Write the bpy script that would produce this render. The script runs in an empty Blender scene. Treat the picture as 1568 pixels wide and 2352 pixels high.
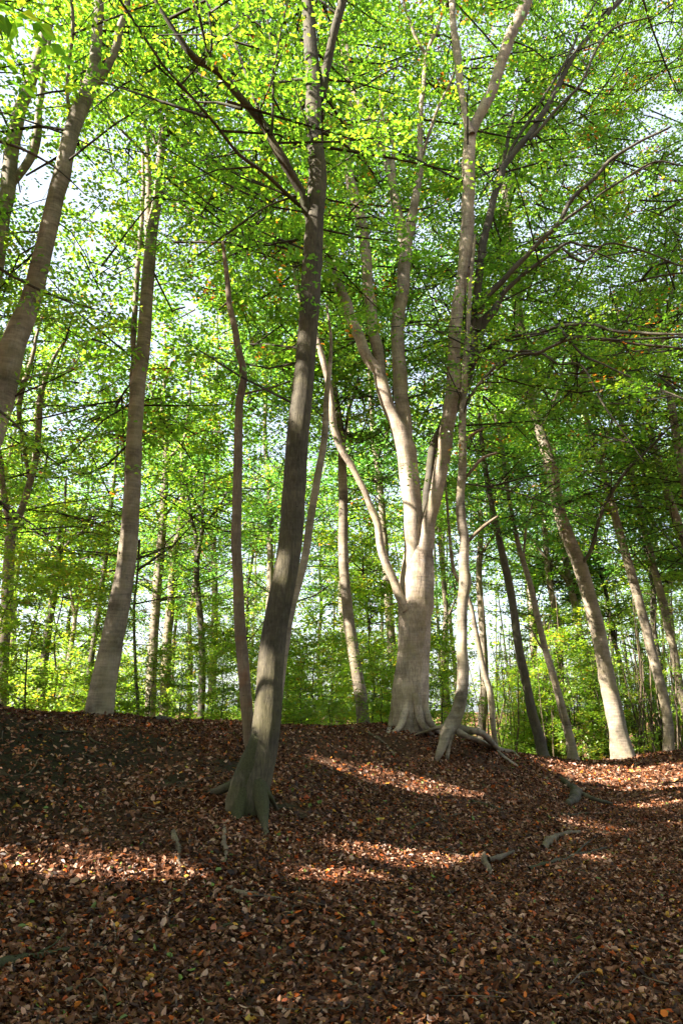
import bpy, math, random
import numpy as np
from mathutils import Vector

random.seed(7)
RNG = np.random.default_rng(7)
SC = bpy.context.scene
COL = SC.collection
PI = math.pi

# ------------------------------------------------------------------ camera, sky, sun, exposure
PITCH = math.radians(16.0)
CAM = np.array([0.0, 0.0, 1.5])
cam_data = bpy.data.cameras.new('camera'); cam_data.lens = 24.0; cam_data.sensor_width = 36.0
cam_data.clip_start = 0.05; cam_data.clip_end = 3000
cam = bpy.data.objects.new('camera', cam_data); COL.objects.link(cam)
cam.location = CAM; cam.rotation_euler = (PI/2 + PITCH, 0, 0)
SC.camera = cam

SUN_ELEV = math.radians(40); SUN_AZ = np.array([-0.935, -0.355])      # towards the sun, on the ground plane
SUN = np.array([SUN_AZ[0]*math.cos(SUN_ELEV), SUN_AZ[1]*math.cos(SUN_ELEV), math.sin(SUN_ELEV)]); SUN /= np.linalg.norm(SUN)
world = bpy.data.worlds.new('World'); SC.world = world; world.use_nodes = True
wn = world.node_tree; bg = wn.nodes['Background']
sky = wn.nodes.new('ShaderNodeTexSky'); sky.sky_type = 'NISHITA'; sky.sun_disc = False
sky.sun_elevation = SUN_ELEV; sky.sun_rotation = math.atan2(SUN[0], SUN[1])
sky.dust_density = 3.0; sky.air_density = 1.0; sky.ozone_density = 1.0
veil = wn.nodes.new('ShaderNodeMix'); veil.data_type = 'RGBA'; veil.inputs[0].default_value = .32      # thin bright cloud all over the sky
veil.inputs[7].default_value = (6.2, 6.6, 6.9, 1); wn.links.new(sky.outputs[0], veil.inputs[6]); wn.links.new(veil.outputs[2], bg.inputs[0]); bg.inputs[1].default_value = 0.05
sun_data = bpy.data.lights.new('sun', 'SUN'); sun_data.energy = 5.0; sun_data.angle = math.radians(0.55)
sun_data.color = (1.0, 0.93, 0.82)
sun = bpy.data.objects.new('sun', sun_data); COL.objects.link(sun)
sun.location = (-30, -20, 40); sun.rotation_euler = Vector(SUN).to_track_quat('Z', 'Y').to_euler()
SC.view_settings.view_transform = 'Standard'; SC.view_settings.look = 'None'
SC.view_settings.exposure = 2.95; SC.view_settings.gamma = 1.0
SC.view_settings.use_curve_mapping = False
cy = SC.cycles
cy.max_bounces = 8; cy.diffuse_bounces = 4; cy.transmission_bounces = 5; cy.glossy_bounces = 2
cy.use_adaptive_sampling = True; cy.adaptive_threshold = 0.02
cy.sample_clamp_indirect = 6.0
cy.caustics_reflective = False; cy.caustics_refractive = False

# ------------------------------------------------------------------ measuring: photo position + distance -> place
F = 1568.0
def ray(px, py):
    dx = (px-784)/F; dy = (1176-py)/F
    return np.array([dx, math.cos(PITCH)-dy*math.sin(PITCH), math.sin(PITCH)+dy*math.cos(PITCH)])
def at(px, py, Y):
    d = ray(px, py); return CAM + d*(Y/d[1])
def rad(px, py, w, Y):
    d = ray(px, py); return 0.5*w/F*(Y/d[1])

def _hash(i, j, k):
    h = np.sin(i*127.1 + j*311.7 + k*74.7)*43758.5453
    return h - np.floor(h)
def noise(p, s=1.0, seed=0.0):
    p = np.asarray(p, float)*s + seed*17.3
    i = np.floor(p); f = p-i; f = f*f*(3-2*f)
    r = 0
    for a in (0, 1):
        for b in (0, 1):
            for c in (0, 1):
                w = (f[..., 0] if a else 1-f[..., 0])*(f[..., 1] if b else 1-f[..., 1])*(f[..., 2] if c else 1-f[..., 2])
                r = r + w*_hash(i[..., 0]+a, i[..., 1]+b, i[..., 2]+c)
    return r*2-1

# ------------------------------------------------------------------ the lie of the land
ctrl = []
def col(px, rows, tail):
    for r, Y in rows: ctrl.append(at(px, r, Y))
    for x, y, z in tail: ctrl.append(np.array([x, y, z], float))
col(-250, [(2352, 3.0), (1950, 5.0), (1590, 7.6)], [])
col(0,    [(2352, 3.3), (2150, 4.5), (1950, 5.8), (1800, 7.0), (1640, 8.6)], [])
col(120,  [(1960, 5.8), (1790, 7.4), (1658, 9.4)], [])
col(300,  [(2352, 3.6), (2150, 4.8), (2000, 5.9), (1850, 7.4), (1750, 8.7), (1668, 10.5)], [])
col(560,  [(2352, 3.85), (2100, 5.3), (1900, 7.4), (1780, 9.1), (1664, 11.5)], [])
col(850,  [(2352, 3.9), (2100, 5.8), (1900, 8.6), (1780, 11.0), (1674, 13.4)], [])
col(1050, [(2352, 3.9), (2100, 6.1), (1900, 9.5), (1800, 11.6), (1740, 12.6), (1700, 14.4)], [])
col(1130, [(1712, 15.0)], [])
col(1250, [(2352, 3.9), (2100, 6.4), (1900, 10.5), (1800, 14.8), (1740, 18.5)], [])
col(1400, [(1900, 11), (1800, 16.5), (1750, 20.5)], [])
col(1568, [(2352, 3.9), (2100, 6.6), (1900, 11.6), (1800, 16.5), (1728, 20.5)], [])
col(1800, [(2352, 3.8), (2000, 7.5), (1800, 13.5), (1690, 19)], [])
for x, y, z in [(-7, 13, .7), (-4.5, 15, .5), (-1, 16, .5), (2.5, 18.5, .6), (6, 23, -.3), (10, 27, -.5), (17, 27, -.1),
                (-12, 18, .2), (-12, 9, 1.2), (-5, 24, -1.2), (3, 28, -1.2), (12, 36, -1.6), (25, 34, -1), (-18, 30, -2),
                (-10, 45, -3), (10, 50, -3), (35, 50, -2.5), (-40, 40, -3), (0, 0, .02), (-2.5, 0, .3), (2.5, 0, .05),
                (0, -4, 0), (5, -3, .4), (-6, -2, .9), (-10, 3, 1.3), (9, 3, .9), (12, 10, .8), (-15, -15, 1), (15, -15, .5),
                (0, -20, -.2), (30, 5, 1.5), (-30, 5, 1.5), (0, 70, -4), (50, 80, -4), (-60, 80, -4), (60, -30, 0), (-60, -30, 0)]:
    ctrl.append(np.array([x, y, z], float))
ctrl = np.array(ctrl); CP = ctrl[:, :2]; N_ = len(CP)
def tps(r2): return 0.5*r2*np.log(r2+1e-6)
_A = np.zeros((N_+3, N_+3)); _d = ((CP[:, None]-CP[None])**2).sum(-1)
_A[:N_, :N_] = tps(_d) + np.eye(N_)*0.35
_A[:N_, N_] = 1; _A[:N_, N_+1:] = CP; _A[N_, :N_] = 1; _A[N_+1:, :N_] = CP.T
_W = np.linalg.solve(_A, np.r_[ctrl[:, 2], 0, 0, 0])
def height(x, y, fine=True):
    x = np.asarray(x, float); y = np.asarray(y, float); sh = x.shape
    q = np.stack([x.ravel(), y.ravel()], -1); out = np.empty(len(q))
    for a in range(0, len(q), 20000):
        s = q[a:a+20000]
        out[a:a+20000] = tps(((s[:, None]-CP[None])**2).sum(-1)) @ _W[:N_] + _W[N_] + s @ _W[N_+1:]
    rr = np.hypot(q[:, 0], q[:, 1]); k = np.clip((rr-55)/45, 0, 1)
    out = np.clip(out, -5, 6)*(1-k) - 4*k
    if fine:
        p3 = np.c_[q, np.zeros(len(q))]
        for bx, by, am, sg in ((-.98, 7.50, .11, .42), (-3.55, 10.7, .10, .45), (1.45, 13.7, .08, .7)):      # leaves and soil heaped round the big trunks
            out += am*np.exp(-((q[:, 0]-bx)**2+(q[:, 1]-by)**2)/(2*sg*sg))
        near = np.clip(1-(rr-30)/20, .2, 1)
        out += near*(noise(p3, .9, 1)*.05 + noise(p3, 2.6, 2)*.025 + noise(p3, 7, 3)*.010)
    return out.reshape(sh)
def hgt(x, y): return float(height(np.array([x]), np.array([y]))[0])
def on_ground(px, py, lift=0.0):
    d = ray(px, py)
    ts = np.linspace(2.0, 45, 900)
    P = CAM + d*ts[:, None]
    g = P[:, 2] - height(P[:, 0], P[:, 1])
    if not (g < 0).any():
        p = P[np.argmin(g[:450])].copy(); p[2] = float(height(p[0:1], p[1:2])[0]) + lift; return p
    i = np.argmax(g < 0)
    t0, t1 = ts[max(i-1, 0)], ts[i]; g0, g1 = g[max(i-1, 0)], g[i]
    t = t0 + (t1-t0)*(g0/(g0-g1) if g0 != g1 else 0)
    p = CAM + d*t; p[2] += lift
    return p
def ground_Y(px, py): return float(on_ground(px, py)[1])

# ------------------------------------------------------------------ sunny places: the canopy is open towards the sun there
GAPS = []      # (point, radius, keep)
def gap(p, r, keep=0.0): GAPS.append((np.array(p, float), r, keep))
def ground_gap(pts, r, keep=0.0, step=14):
    for (a, b) in zip(pts[:-1], pts[1:]):
        n = max(1, int(math.hypot(b[0]-a[0], b[1]-a[1])/step))
        for i in range(n+1):
            t = i/n; gap(on_ground(a[0]+(b[0]-a[0])*t, a[1]+(b[1]-a[1])*t), r*random.uniform(.8, 1.15), keep)
def trunk_gap(pts, Y, r, keep=0.0, step=22):
    for (a, b) in zip(pts[:-1], pts[1:]):
        n = max(1, int(math.hypot(b[0]-a[0], b[1]-a[1])/step))
        for i in range(n+1):
            t = i/n; gap(at(a[0]+(b[0]-a[0])*t, a[1]+(b[1]-a[1])*t, Y), r, keep)
ground_gap([(100, 1995), (220, 2005), (370, 2025)], .19)
ground_gap([(180, 1975), (360, 2000)], .22, .1)
ground_gap([(420, 2045), (470, 2060)], .12, .3)
ground_gap([(815, 1772), (930, 1798), (1040, 1822)], .28, .0)
ground_gap([(1040, 1822), (1160, 1850)], .2, .1)
ground_gap([(870, 1972), (960, 1972), (1050, 1960)], .19)
gap(on_ground(960, 1955), .2)
ground_gap([(705, 2018), (840, 2014)], .12)
ground_gap([(1400, 1793), (1568, 1783), (1680, 1778)], .9)
ground_gap([(1440, 1776), (1568, 1768)], .6)
ground_gap([(1290, 1765), (1420, 1782)], .28, .1)
ground_gap([(1330, 1928), (1450, 1908)], .08, .2)
ground_gap([(1190, 2110), (1320, 2085)], .10, .45)
ground_gap([(640, 2310), (800, 2265)], .12, .5)
ground_gap([(10, 2310), (60, 2300)], .10, .4)
ground_gap([(900, 2340), (1000, 2330)], .08, .5)
ground_gap([(330, 1665), (560, 1670)], .18, .5)

def spoiled(P, pad=0.0):
    """probability that a leaf at P is missing so that the sun reaches a sunny place"""
    keep = np.ones(len(P))
    for c, r, k in GAPS:
        v = P-c; t = v @ SUN
        m = (t > 0.35)
        d = np.linalg.norm(v - t[:, None]*SUN, axis=1)
        keep = np.where(m & (d < r+pad), np.minimum(keep, k), keep)
    return keep

# ------------------------------------------------------------------ materials
def mat(name):
    m = bpy.data.materials.new(name); m.use_nodes = True
    nt = m.node_tree; nt.nodes.clear()
    return m, nt
def nd(nt, typ, **kw):
    n = nt.nodes.new(typ)
    for k, v in kw.items(): setattr(n, k, v)
    return n
def ramp(nt, src, stops, interp='LINEAR'):
    r = nd(nt, 'ShaderNodeValToRGB'); cr = r.color_ramp; cr.interpolation = interp
    while len(cr.elements) < len(stops): cr.elements.new(0.5)
    for e, (p, c) in zip(cr.elements, stops):
        e.position = p; e.color = (*c, 1)
    nt.links.new(src, r.inputs[0]); return r.outputs[0]
def mixc(nt, fac, a, b, mode='MIX'):
    n = nd(nt, 'ShaderNodeMix', data_type='RGBA', blend_type=mode)
    for s, v in ((0, fac), (6, a), (7, b)):
        if hasattr(v, 'default_value') or hasattr(v, 'is_linked'): nt.links.new(v, n.inputs[s])
        elif isinstance(v, tuple): n.inputs[s].default_value = (*v, 1)
        else: n.inputs[s].default_value = v
    return n.outputs[2]
def math_(nt, op, a, b=0.0, clamp=False):
    n = nd(nt, 'ShaderNodeMath', operation=op, use_clamp=clamp)
    for i, v in enumerate((a, b)):
        if isinstance(v, (int, float)): n.inputs[i].default_value = v
        else: nt.links.new(v, n.inputs[i])
    return n.outputs[0]
def tex(nt, typ, vec, scale, **kw):
    n = nd(nt, typ); n.inputs['Scale'].default_value = scale
    for k, v in kw.items(): n.inputs[k].default_value = v
    nt.links.new(vec, n.inputs['Vector']); return n
def mapping(nt, vec, scale):
    n = nd(nt, 'ShaderNodeMapping'); n.inputs['Scale'].default_value = scale
    nt.links.new(vec, n.inputs['Vector']); return n.outputs[0]

def leaf_material(name, stops, trans_gain, trans_mix, cluster=(0.5, 1.4), gloss=0.05):
    m, nt = mat(name)
    at_ = nd(nt, 'ShaderNodeAttribute', attribute_name='tint')
    geo = nd(nt, 'ShaderNodeNewGeometry')
    base = ramp(nt, at_.outputs['Fac'], stops)
    n = tex(nt, 'ShaderNodeTexNoise', geo.outputs['Position'], .7, Detail=2.0)
    v = math_(nt, 'ADD', math_(nt, 'MULTIPLY', n.outputs['Fac'], cluster[1]-cluster[0]), cluster[0])
    hs = nd(nt, 'ShaderNodeHueSaturation'); nt.links.new(base, hs.inputs['Color']); nt.links.new(v, hs.inputs['Value'])
    dif = nd(nt, 'ShaderNodeBsdfDiffuse'); nt.links.new(hs.outputs[0], dif.inputs[0])
    tr = nd(nt, 'ShaderNodeBsdfTranslucent')
    tc = mixc(nt, 1.0, hs.outputs[0], trans_gain, 'MULTIPLY'); nt.links.new(tc, tr.inputs[0])
    mx = nd(nt, 'ShaderNodeMixShader'); mx.inputs[0].default_value = trans_mix
    nt.links.new(dif.outputs[0], mx.inputs[1]); nt.links.new(tr.outputs[0], mx.inputs[2])
    gl = nd(nt, 'ShaderNodeBsdfGlossy'); gl.inputs['Roughness'].default_value = .42; gl.inputs[0].default_value = (.9, .9, .9, 1)
    m2 = nd(nt, 'ShaderNodeMixShader'); m2.inputs[0].default_value = gloss
    nt.links.new(mx.outputs[0], m2.inputs[1]); nt.links.new(gl.outputs[0], m2.inputs[2])
    out = nd(nt, 'ShaderNodeOutputMaterial'); nt.links.new(m2.outputs[0], out.inputs[0])
    return m
GREEN = [(0, (.048, .125, .020)), (.35, (.088, .190, .022)), (.62, (.140, .240, .024)), (.85, (.230, .290, .028)),
         (.955, (.300, .290, .030)), (.975, (.330, .120, .020)), (1, (.300, .070, .015))]
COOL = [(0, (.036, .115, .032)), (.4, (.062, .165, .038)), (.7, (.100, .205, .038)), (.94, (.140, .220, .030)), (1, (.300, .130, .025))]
PALE = [(0, (.075, .160, .020)), (.4, (.120, .220, .024)), (.8, (.200, .280, .030)), (.96, (.320, .280, .030)), (1, (.320, .130, .020))]
M_leaf = leaf_material('beech_leaf', GREEN, (2.4, 2.4, 1.1), .58)
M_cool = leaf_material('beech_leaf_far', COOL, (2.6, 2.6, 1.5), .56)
M_pale = leaf_material('beech_leaf_young', PALE, (2.3, 2.3, 1.0), .58)
LITTER = [(0, (.012, .005, .003)), (.20, (.030, .012, .006)), (.40, (.072, .027, .012)), (.56, (.130, .050, .021)),
          (.70, (.200, .088, .042)), (.84, (.420, .270, .190)), (.90, (.270, .052, .014)), (.955, (.460, .110, .018)),
          (.975, (.400, .260, .040)), (.99, (.090, .120, .030)), (1, (.13, .19, .04))]
M_litter = leaf_material('fallen_leaf', LITTER, (1, .7, .5), .12, (.7, 1.35), .018)

def bark_material(name, dark, light, fissure, ring, moss=False, warm=None, lichen=.25):
    m, nt = mat(name)
    geo = nd(nt, 'ShaderNodeNewGeometry'); P = geo.outputs['Position']
    big = tex(nt, 'ShaderNodeTexNoise', P, 2.2, Detail=4.0, Roughness=.6)
    ringv = mapping(nt, P, (3.0, 3.0, 26.0))
    rn = tex(nt, 'ShaderNodeTexNoise', ringv, 1.0, Detail=3.0, Roughness=.65)
    fisv = mapping(nt, P, (52.0, 52.0, 8.0))
    fn = tex(nt, 'ShaderNodeTexNoise', fisv, 1.0, Detail=5.0, Roughness=.7, Distortion=.4)
    fine = tex(nt, 'ShaderNodeTexNoise', P, 70, Detail=3.0)
    f = math_(nt, 'ADD', math_(nt, 'MULTIPLY', big.outputs['Fac'], .9),
              math_(nt, 'ADD', math_(nt, 'MULTIPLY', rn.outputs['Fac'], ring), math_(nt, 'MULTIPLY', fn.outputs['Fac'], fissure)))
    f = math_(nt, 'DIVIDE', f, .9+ring+fissure)
    c = ramp(nt, f, [(.37, dark), (.50, tuple((a+b)*.45 for a, b in zip(dark, light))), (.62, light)])
    sp = tex(nt, 'ShaderNodeTexNoise', P, 9, Detail=4.0, Roughness=.7)
    c = mixc(nt, math_(nt, 'MULTIPLY', ramp(nt, sp.outputs['Fac'], [(.54, (0, 0, 0)), (.66, (1, 1, 1))]), lichen), c, tuple(min(.24, x*1.0+.03) for x in light))
    al = tex(nt, 'ShaderNodeTexNoise', P, 1.6, Detail=5.0, Roughness=.7)
    c = mixc(nt, math_(nt, 'MULTIPLY', ramp(nt, al.outputs['Fac'], [(.48, (0, 0, 0)), (.62, (1, 1, 1))]), .45), c, tuple(x*.55+.02 for x in light[:2])+(light[2]*.42,))
    vr = tex(nt, 'ShaderNodeTexVoronoi', mapping(nt, P, (6, 6, 11)), 1.0)
    kn = ramp(nt, vr.outputs['Distance'], [(.04, (1, 1, 1)), (.09, (0, 0, 0))])
    c = mixc(nt, math_(nt, 'MULTIPLY', kn, .6), c, tuple(x*.35 for x in dark))
    if warm: 
        wn_ = tex(nt, 'ShaderNodeTexNoise', P, 6, Detail=3.0)
        c = mixc(nt, ramp(nt, wn_.outputs['Fac'], [(.55, (0, 0, 0)), (.72, (.45, .45, .45))]), c, warm)
    if moss:
        h = nd(nt, 'ShaderNodeAttribute', attribute_name='along')
        mn = tex(nt, 'ShaderNodeTexNoise', P, 5, Detail=5.0, Roughness=.7)
        k = math_(nt, 'SUBTRACT', math_(nt, 'ADD', mn.outputs['Fac'], .50), math_(nt, 'MULTIPLY', h.outputs['Fac'], .75))
        k = ramp(nt, k, [(.52, (0, 0, 0)), (.74, (1, 1, 1))])
        mc = ramp(nt, fine.outputs['Fac'], [(.3, (.016, .018, .006)), (.7, (.045, .048, .014))])
        c = mixc(nt, math_(nt, 'MULTIPLY', k, .75), c, mc)
    hgt_ = math_(nt, 'ADD', math_(nt, 'MULTIPLY', fn.outputs['Fac'], fissure*1.6), math_(nt, 'ADD', math_(nt, 'MULTIPLY', rn.outputs['Fac'], ring), math_(nt, 'MULTIPLY', fine.outputs['Fac'], .18)))
    bp = nd(nt, 'ShaderNodeBump'); bp.inputs['Strength'].default_value = .8; bp.inputs['Distance'].default_value = .0065
    nt.links.new(hgt_, bp.inputs['Height'])
    b = nd(nt, 'ShaderNodeBsdfPrincipled'); nt.links.new(c, b.inputs['Base Color']); b.inputs['Roughness'].default_value = .85
    b.inputs['Specular IOR Level'].default_value = .25
    nt.links.new(bp.outputs[0], b.inputs['Normal'])
    out = nd(nt, 'ShaderNodeOutputMaterial'); nt.links.new(b.outputs[0], out.inputs[0])
    return m
M_beech = bark_material('beech_bark', (.052, .041, .028), (.300, .242, .180), .35, .45)
M_rough = bark_material('fissured_mossy_bark', (.018, .015, .009), (.095, .078, .050), 1.1, .25, moss=True, lichen=.2)
M_old = bark_material('old_beech_bark', (.070, .050, .034), (.450, .360, .275), .7, .35, moss=False)
M_dark = bark_material('dark_bark', (.030, .025, .018), (.100, .085, .065), .8, .2)
M_dead = bark_material('peeling_dead_bark', (.060, .038, .024), (.190, .140, .095), .8, .4, warm=(.17, .075, .035))
M_twig = bark_material('twig_bark', (.018, .013, .009), (.055, .040, .028), .3, .2)
M_wood = bark_material('weathered_dead_wood', (.040, .028, .018), (.190, .140, .095), .9, .2)
M_mossy = bark_material('mossy_dead_wood', (.025, .020, .013), (.100, .082, .055), .9, .2, moss=True)

# ------------------------------------------------------------------ mesh building
def new_obj(name, verts, faces_flat, loop_tot, mats, parent=None, attrs=None, mat_index=None, smooth=False):
    me = bpy.data.meshes.new(name)
    verts = np.asarray(verts, np.float32); nv = len(verts); nf = len(loop_tot); nl = len(faces_flat)
    me.vertices.add(nv); me.vertices.foreach_set('co', verts.ravel())
    me.loops.add(nl); me.loops.foreach_set('vertex_index', np.asarray(faces_flat, np.int32))
    me.polygons.add(nf)
    starts = np.concatenate([[0], np.cumsum(loop_tot)[:-1]]).astype(np.int32)
    me.polygons.foreach_set('loop_start', starts); me.polygons.foreach_set('loop_total', np.asarray(loop_tot, np.int32))
    if mat_index is not None: me.polygons.foreach_set('material_index', np.asarray(mat_index, np.int32))
    if smooth is not False:
        sm = np.ones(nf, bool) if smooth is True else smooth
        me.polygons.foreach_set('use_smooth', sm)
    for k, (dom, v) in (attrs or {}).items():
        a = me.attributes.new(k, 'FLOAT', dom); a.data.foreach_set('value', np.asarray(v, np.float32))
    for m in mats: me.materials.append(m)
    me.update(calc_edges=True)
    o = bpy.data.objects.new(name, me); COL.objects.link(o)
    if parent:
        o.parent = parent; o.matrix_parent_inverse.identity()
        # geometry is given in world space: bring it into the parent's
        off = np.array(parent['_loc']) if '_loc' in parent else np.zeros(3)
        me.vertices.foreach_set('co', (verts-off.astype(np.float32)).ravel()); me.update()
    return o

class Geo:
    """collects polygons; all of one build become one mesh"""
    def __init__(s): s.v = []; s.f = []; s.t = []; s.m = []; s.tint = []; s.al = []; s.sm = []; s.n = 0
    def add(s, V, Fq, mi=0, tint=None, along=None, smooth=False):
        V = np.asarray(V, float).reshape(-1, 3); Fq = np.asarray(Fq, np.int64)
        s.v.append(V); s.f.append((Fq+s.n).ravel()); s.t.append(np.full(len(Fq), Fq.shape[1])); s.m.append(np.full(len(Fq), mi))
        s.tint.append(np.zeros(len(Fq)) if tint is None else tint); s.al.append(np.zeros(len(V)) if along is None else along)
        s.sm.append(np.full(len(Fq), smooth)); s.n += len(V)
    def build(s, name, mats, parent=None):
        return new_obj(name, np.concatenate(s.v), np.concatenate(s.f), np.concatenate(s.t), mats, parent,
                       {'tint': ('FACE', np.concatenate(s.tint)), 'along': ('POINT', np.concatenate(s.al))},
                       np.concatenate(s.m), np.concatenate(s.sm))

def unit(v): return v/(np.linalg.norm(v, axis=-1, keepdims=True)+1e-9)
def spline(P, R, step):
    P = np.asarray(P, float); R = np.asarray(R, float)
    if len(P) == 2:
        P = np.array([P[0], (P[0]+P[1])/2, P[1]]); R = np.array([R[0], (R[0]+R[1])/2, R[1]])
    Q = np.vstack([2*P[0]-P[1], P, 2*P[-1]-P[-2]]); S = np.r_[R[0], R, R[-1]]
    op, orr = [], []
    for i in range(1, len(Q)-2):
        n = max(1, int(np.linalg.norm(Q[i+1]-Q[i])/step)); t = np.arange(n)/n
        t = t[:, None]
        a, b, c, d = Q[i-1], Q[i], Q[i+1], Q[i+2]
        op.append(.5*((2*b)+(-a+c)*t+(2*a-5*b+4*c-d)*t**2+(-a+3*b-3*c+d)*t**3))
        orr.append(S[i]+(S[i+1]-S[i])*t[:, 0])
    op.append(P[-1:]); orr.append(R[-1:])
    return np.vstack(op), np.concatenate(orr)

def tube(g, P, R, sides=10, mi=0, rough=.05, flare=0.0, lobes=5, seed=0, close=True, knots=0, flute=0.0, fdecay=.35):
    P = np.asarray(P, float); n = len(P)
    T = np.gradient(P, axis=0); T /= np.linalg.norm(T, axis=1)[:, None]+1e-9
    u = np.cross(T[0], [0.2, 1, 0.1]); u /= np.linalg.norm(u); U = [u]
    for i in range(1, n):
        u = u - T[i]*(u @ T[i]); u /= np.linalg.norm(u)+1e-9; U.append(u)
    U = np.array(U); W = np.cross(T, U)
    th = np.arange(sides)*2*PI/sides
    along = np.r_[0, np.cumsum(np.linalg.norm(np.diff(P, axis=0), axis=1))]
    dirs = U[:, None]*np.cos(th)[None, :, None] + W[:, None]*np.sin(th)[None, :, None]
    base = P[:, None] + dirs*R[:, None, None]
    r = 1 + rough*noise(base, 2.2/max(R.mean()*4, .25), seed) + rough*.7*noise(base*np.array([1, 1, .35]), 9, seed+3)
    if flare:
        k = np.exp(-along/fdecay)[:, None]
        r = r + flare*k*(0.45+.55*np.cos(lobes*th+seed)[None]*np.cos(2*th+seed*2)[None])
    if flute:
        ph = noise(np.c_[along*.5, along*0, along*0], 1.0, seed)[:, None]*1.5
        r = r - flute*np.abs(np.sin(3.5*th[None]+ph+seed))**.5*1.0 + flute*.6 - flute*.7*np.exp(-((np.mod(5*th[None]+ph*2, 2*PI)-PI)/.35)**2)
    rngk = random.Random(seed)
    for _ in range(knots):
        i = rngk.uniform(0, along[-1]); t0 = rngk.uniform(0, 2*PI)
        rr = R[min(int(np.searchsorted(along, i)), n-1)]
        dth = np.angle(np.exp(1j*(th-t0)))
        r = r + .22*np.exp(-((along-i)/(rr*.7))**2)[:, None]*np.exp(-(dth/.45)**2)[None]
    V = P[:, None] + dirs*(R[:, None]*r)[..., None]
    idx = np.arange(n*sides).reshape(n, sides)
    a = idx[:-1]; b = idx[1:]
    q = np.stack([a, np.roll(a, -1, 1), np.roll(b, -1, 1), b], -1).reshape(-1, 4)
    g.add(V, q, mi, along=np.repeat(along, sides), smooth=True)
    if close:
        m0 = g.n-n*sides
        c = np.array([P[-1]+T[-1]*R[-1]*.4]); s0 = g.n
        g.v.append(c); g.al.append(np.array([along[-1]])); g.n += 1
        tri = np.stack([m0+idx[-1], m0+np.roll(idx[-1], -1), np.full(sides, s0)], -1)
        g.f.append(tri.ravel()); g.t.append(np.full(sides, 3)); g.m.append(np.full(sides, mi)); g.tint.append(np.zeros(sides)); g.sm.append(np.full(sides, True))

def many_twigs(g, A, B, R, mi, bend=.0, thin=False, cull=False):
    """thin three-sided sticks from A to B, bent once"""
    if len(A) and cull:
        k = (spoiled((A+B)/2, .06) > .5) & (spoiled(B, .06) > .5) & (spoiled(A*.7+B*.3, .06) > .5); A, B, R = A[k], B[k], R[k]
    n = len(A)
    if n == 0: return
    if thin:
        D = unit(B-A); u = np.cross(D, [0.31, .22, .93]); u = unit(u); w = np.cross(D, u)
        V = np.stack([A+u*R[:, None], A+(-.5*u+.87*w)*R[:, None], A+(-.5*u-.87*w)*R[:, None], B], 1).reshape(-1, 3)
        q = np.array([[0, 1, 3], [1, 2, 3], [2, 0, 3]])
        g.add(V, (q[None]+(np.arange(n)*4)[:, None, None]).reshape(-1, 3), mi, smooth=True); return
    D = B-A; L = np.linalg.norm(D, axis=1)[:, None]; T = D/(L+1e-9)
    u = np.cross(T, [0.31, .22, .93]); u /= np.linalg.norm(u, axis=1)[:, None]+1e-9; w = np.cross(T, u)
    M = (A+B)/2 + RNG.normal(0, 1, (n, 3))*L*bend
    rings = []
    for c, k in ((A, 1.0), (M, .75), (B, .35)):
        for j in range(3):
            rings.append(c+(u*math.cos(j*2.094)+w*math.sin(j*2.094))*(R*k)[:, None])
    V = np.stack(rings, 1).reshape(-1, 3)
    q = np.array([[0, 1, 4, 3], [1, 2, 5, 4], [2, 0, 3, 5], [3, 4, 7, 6], [4, 5, 8, 7], [5, 3, 6, 8]])
    g.add(V, (q[None]+(np.arange(n)*9)[:, None, None]).reshape(-1, 4), mi, smooth=True)

def leaves(g, C, D, Nn, size, tint, mi=0, detail=False, fold=.18, width=.62, curl=0.0):
    """leaf-shaped faces: base C, pointing along D, facing Nn"""
    n = len(C)
    if n == 0: return
    D = D/(np.linalg.norm(D, axis=1)[:, None]+1e-9)
    S = np.cross(D, Nn); S /= np.linalg.norm(S, axis=1)[:, None]+1e-9
    U = np.cross(S, D)
    L = size[:, None]; W = L*width*.5
    fo = np.broadcast_to(np.asarray(fold, float).reshape(-1, 1), (n, 1))*L
    cu = np.broadcast_to(np.asarray(curl, float).reshape(-1, 1), (n, 1))*L
    if detail:
        V = np.stack([C, C+D*L*.25+S*W*.85+U*fo, C+D*L*.68+S*W*.8+U*(fo+cu*.4), C+D*L+U*cu,
                      C+D*L*.68-S*W*.8+U*(fo+cu*.4), C+D*L*.25-S*W*.85+U*fo], 1).reshape(-1, 3)
        q = np.array([[0, 1, 2, 3], [0, 3, 4, 5]])
        g.add(V, (q[None]+(np.arange(n)*6)[:, None, None]).reshape(-1, 4), mi, tint=np.repeat(tint, 2))
    else:
        V = np.stack([C, C+D*L*.45+S*W+U*fo, C+D*L+U*cu, C+D*L*.45-S*W+U*fo], 1).reshape(-1, 3)
        g.add(V, np.arange(n*4).reshape(-1, 4), mi, tint=tint)


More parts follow.
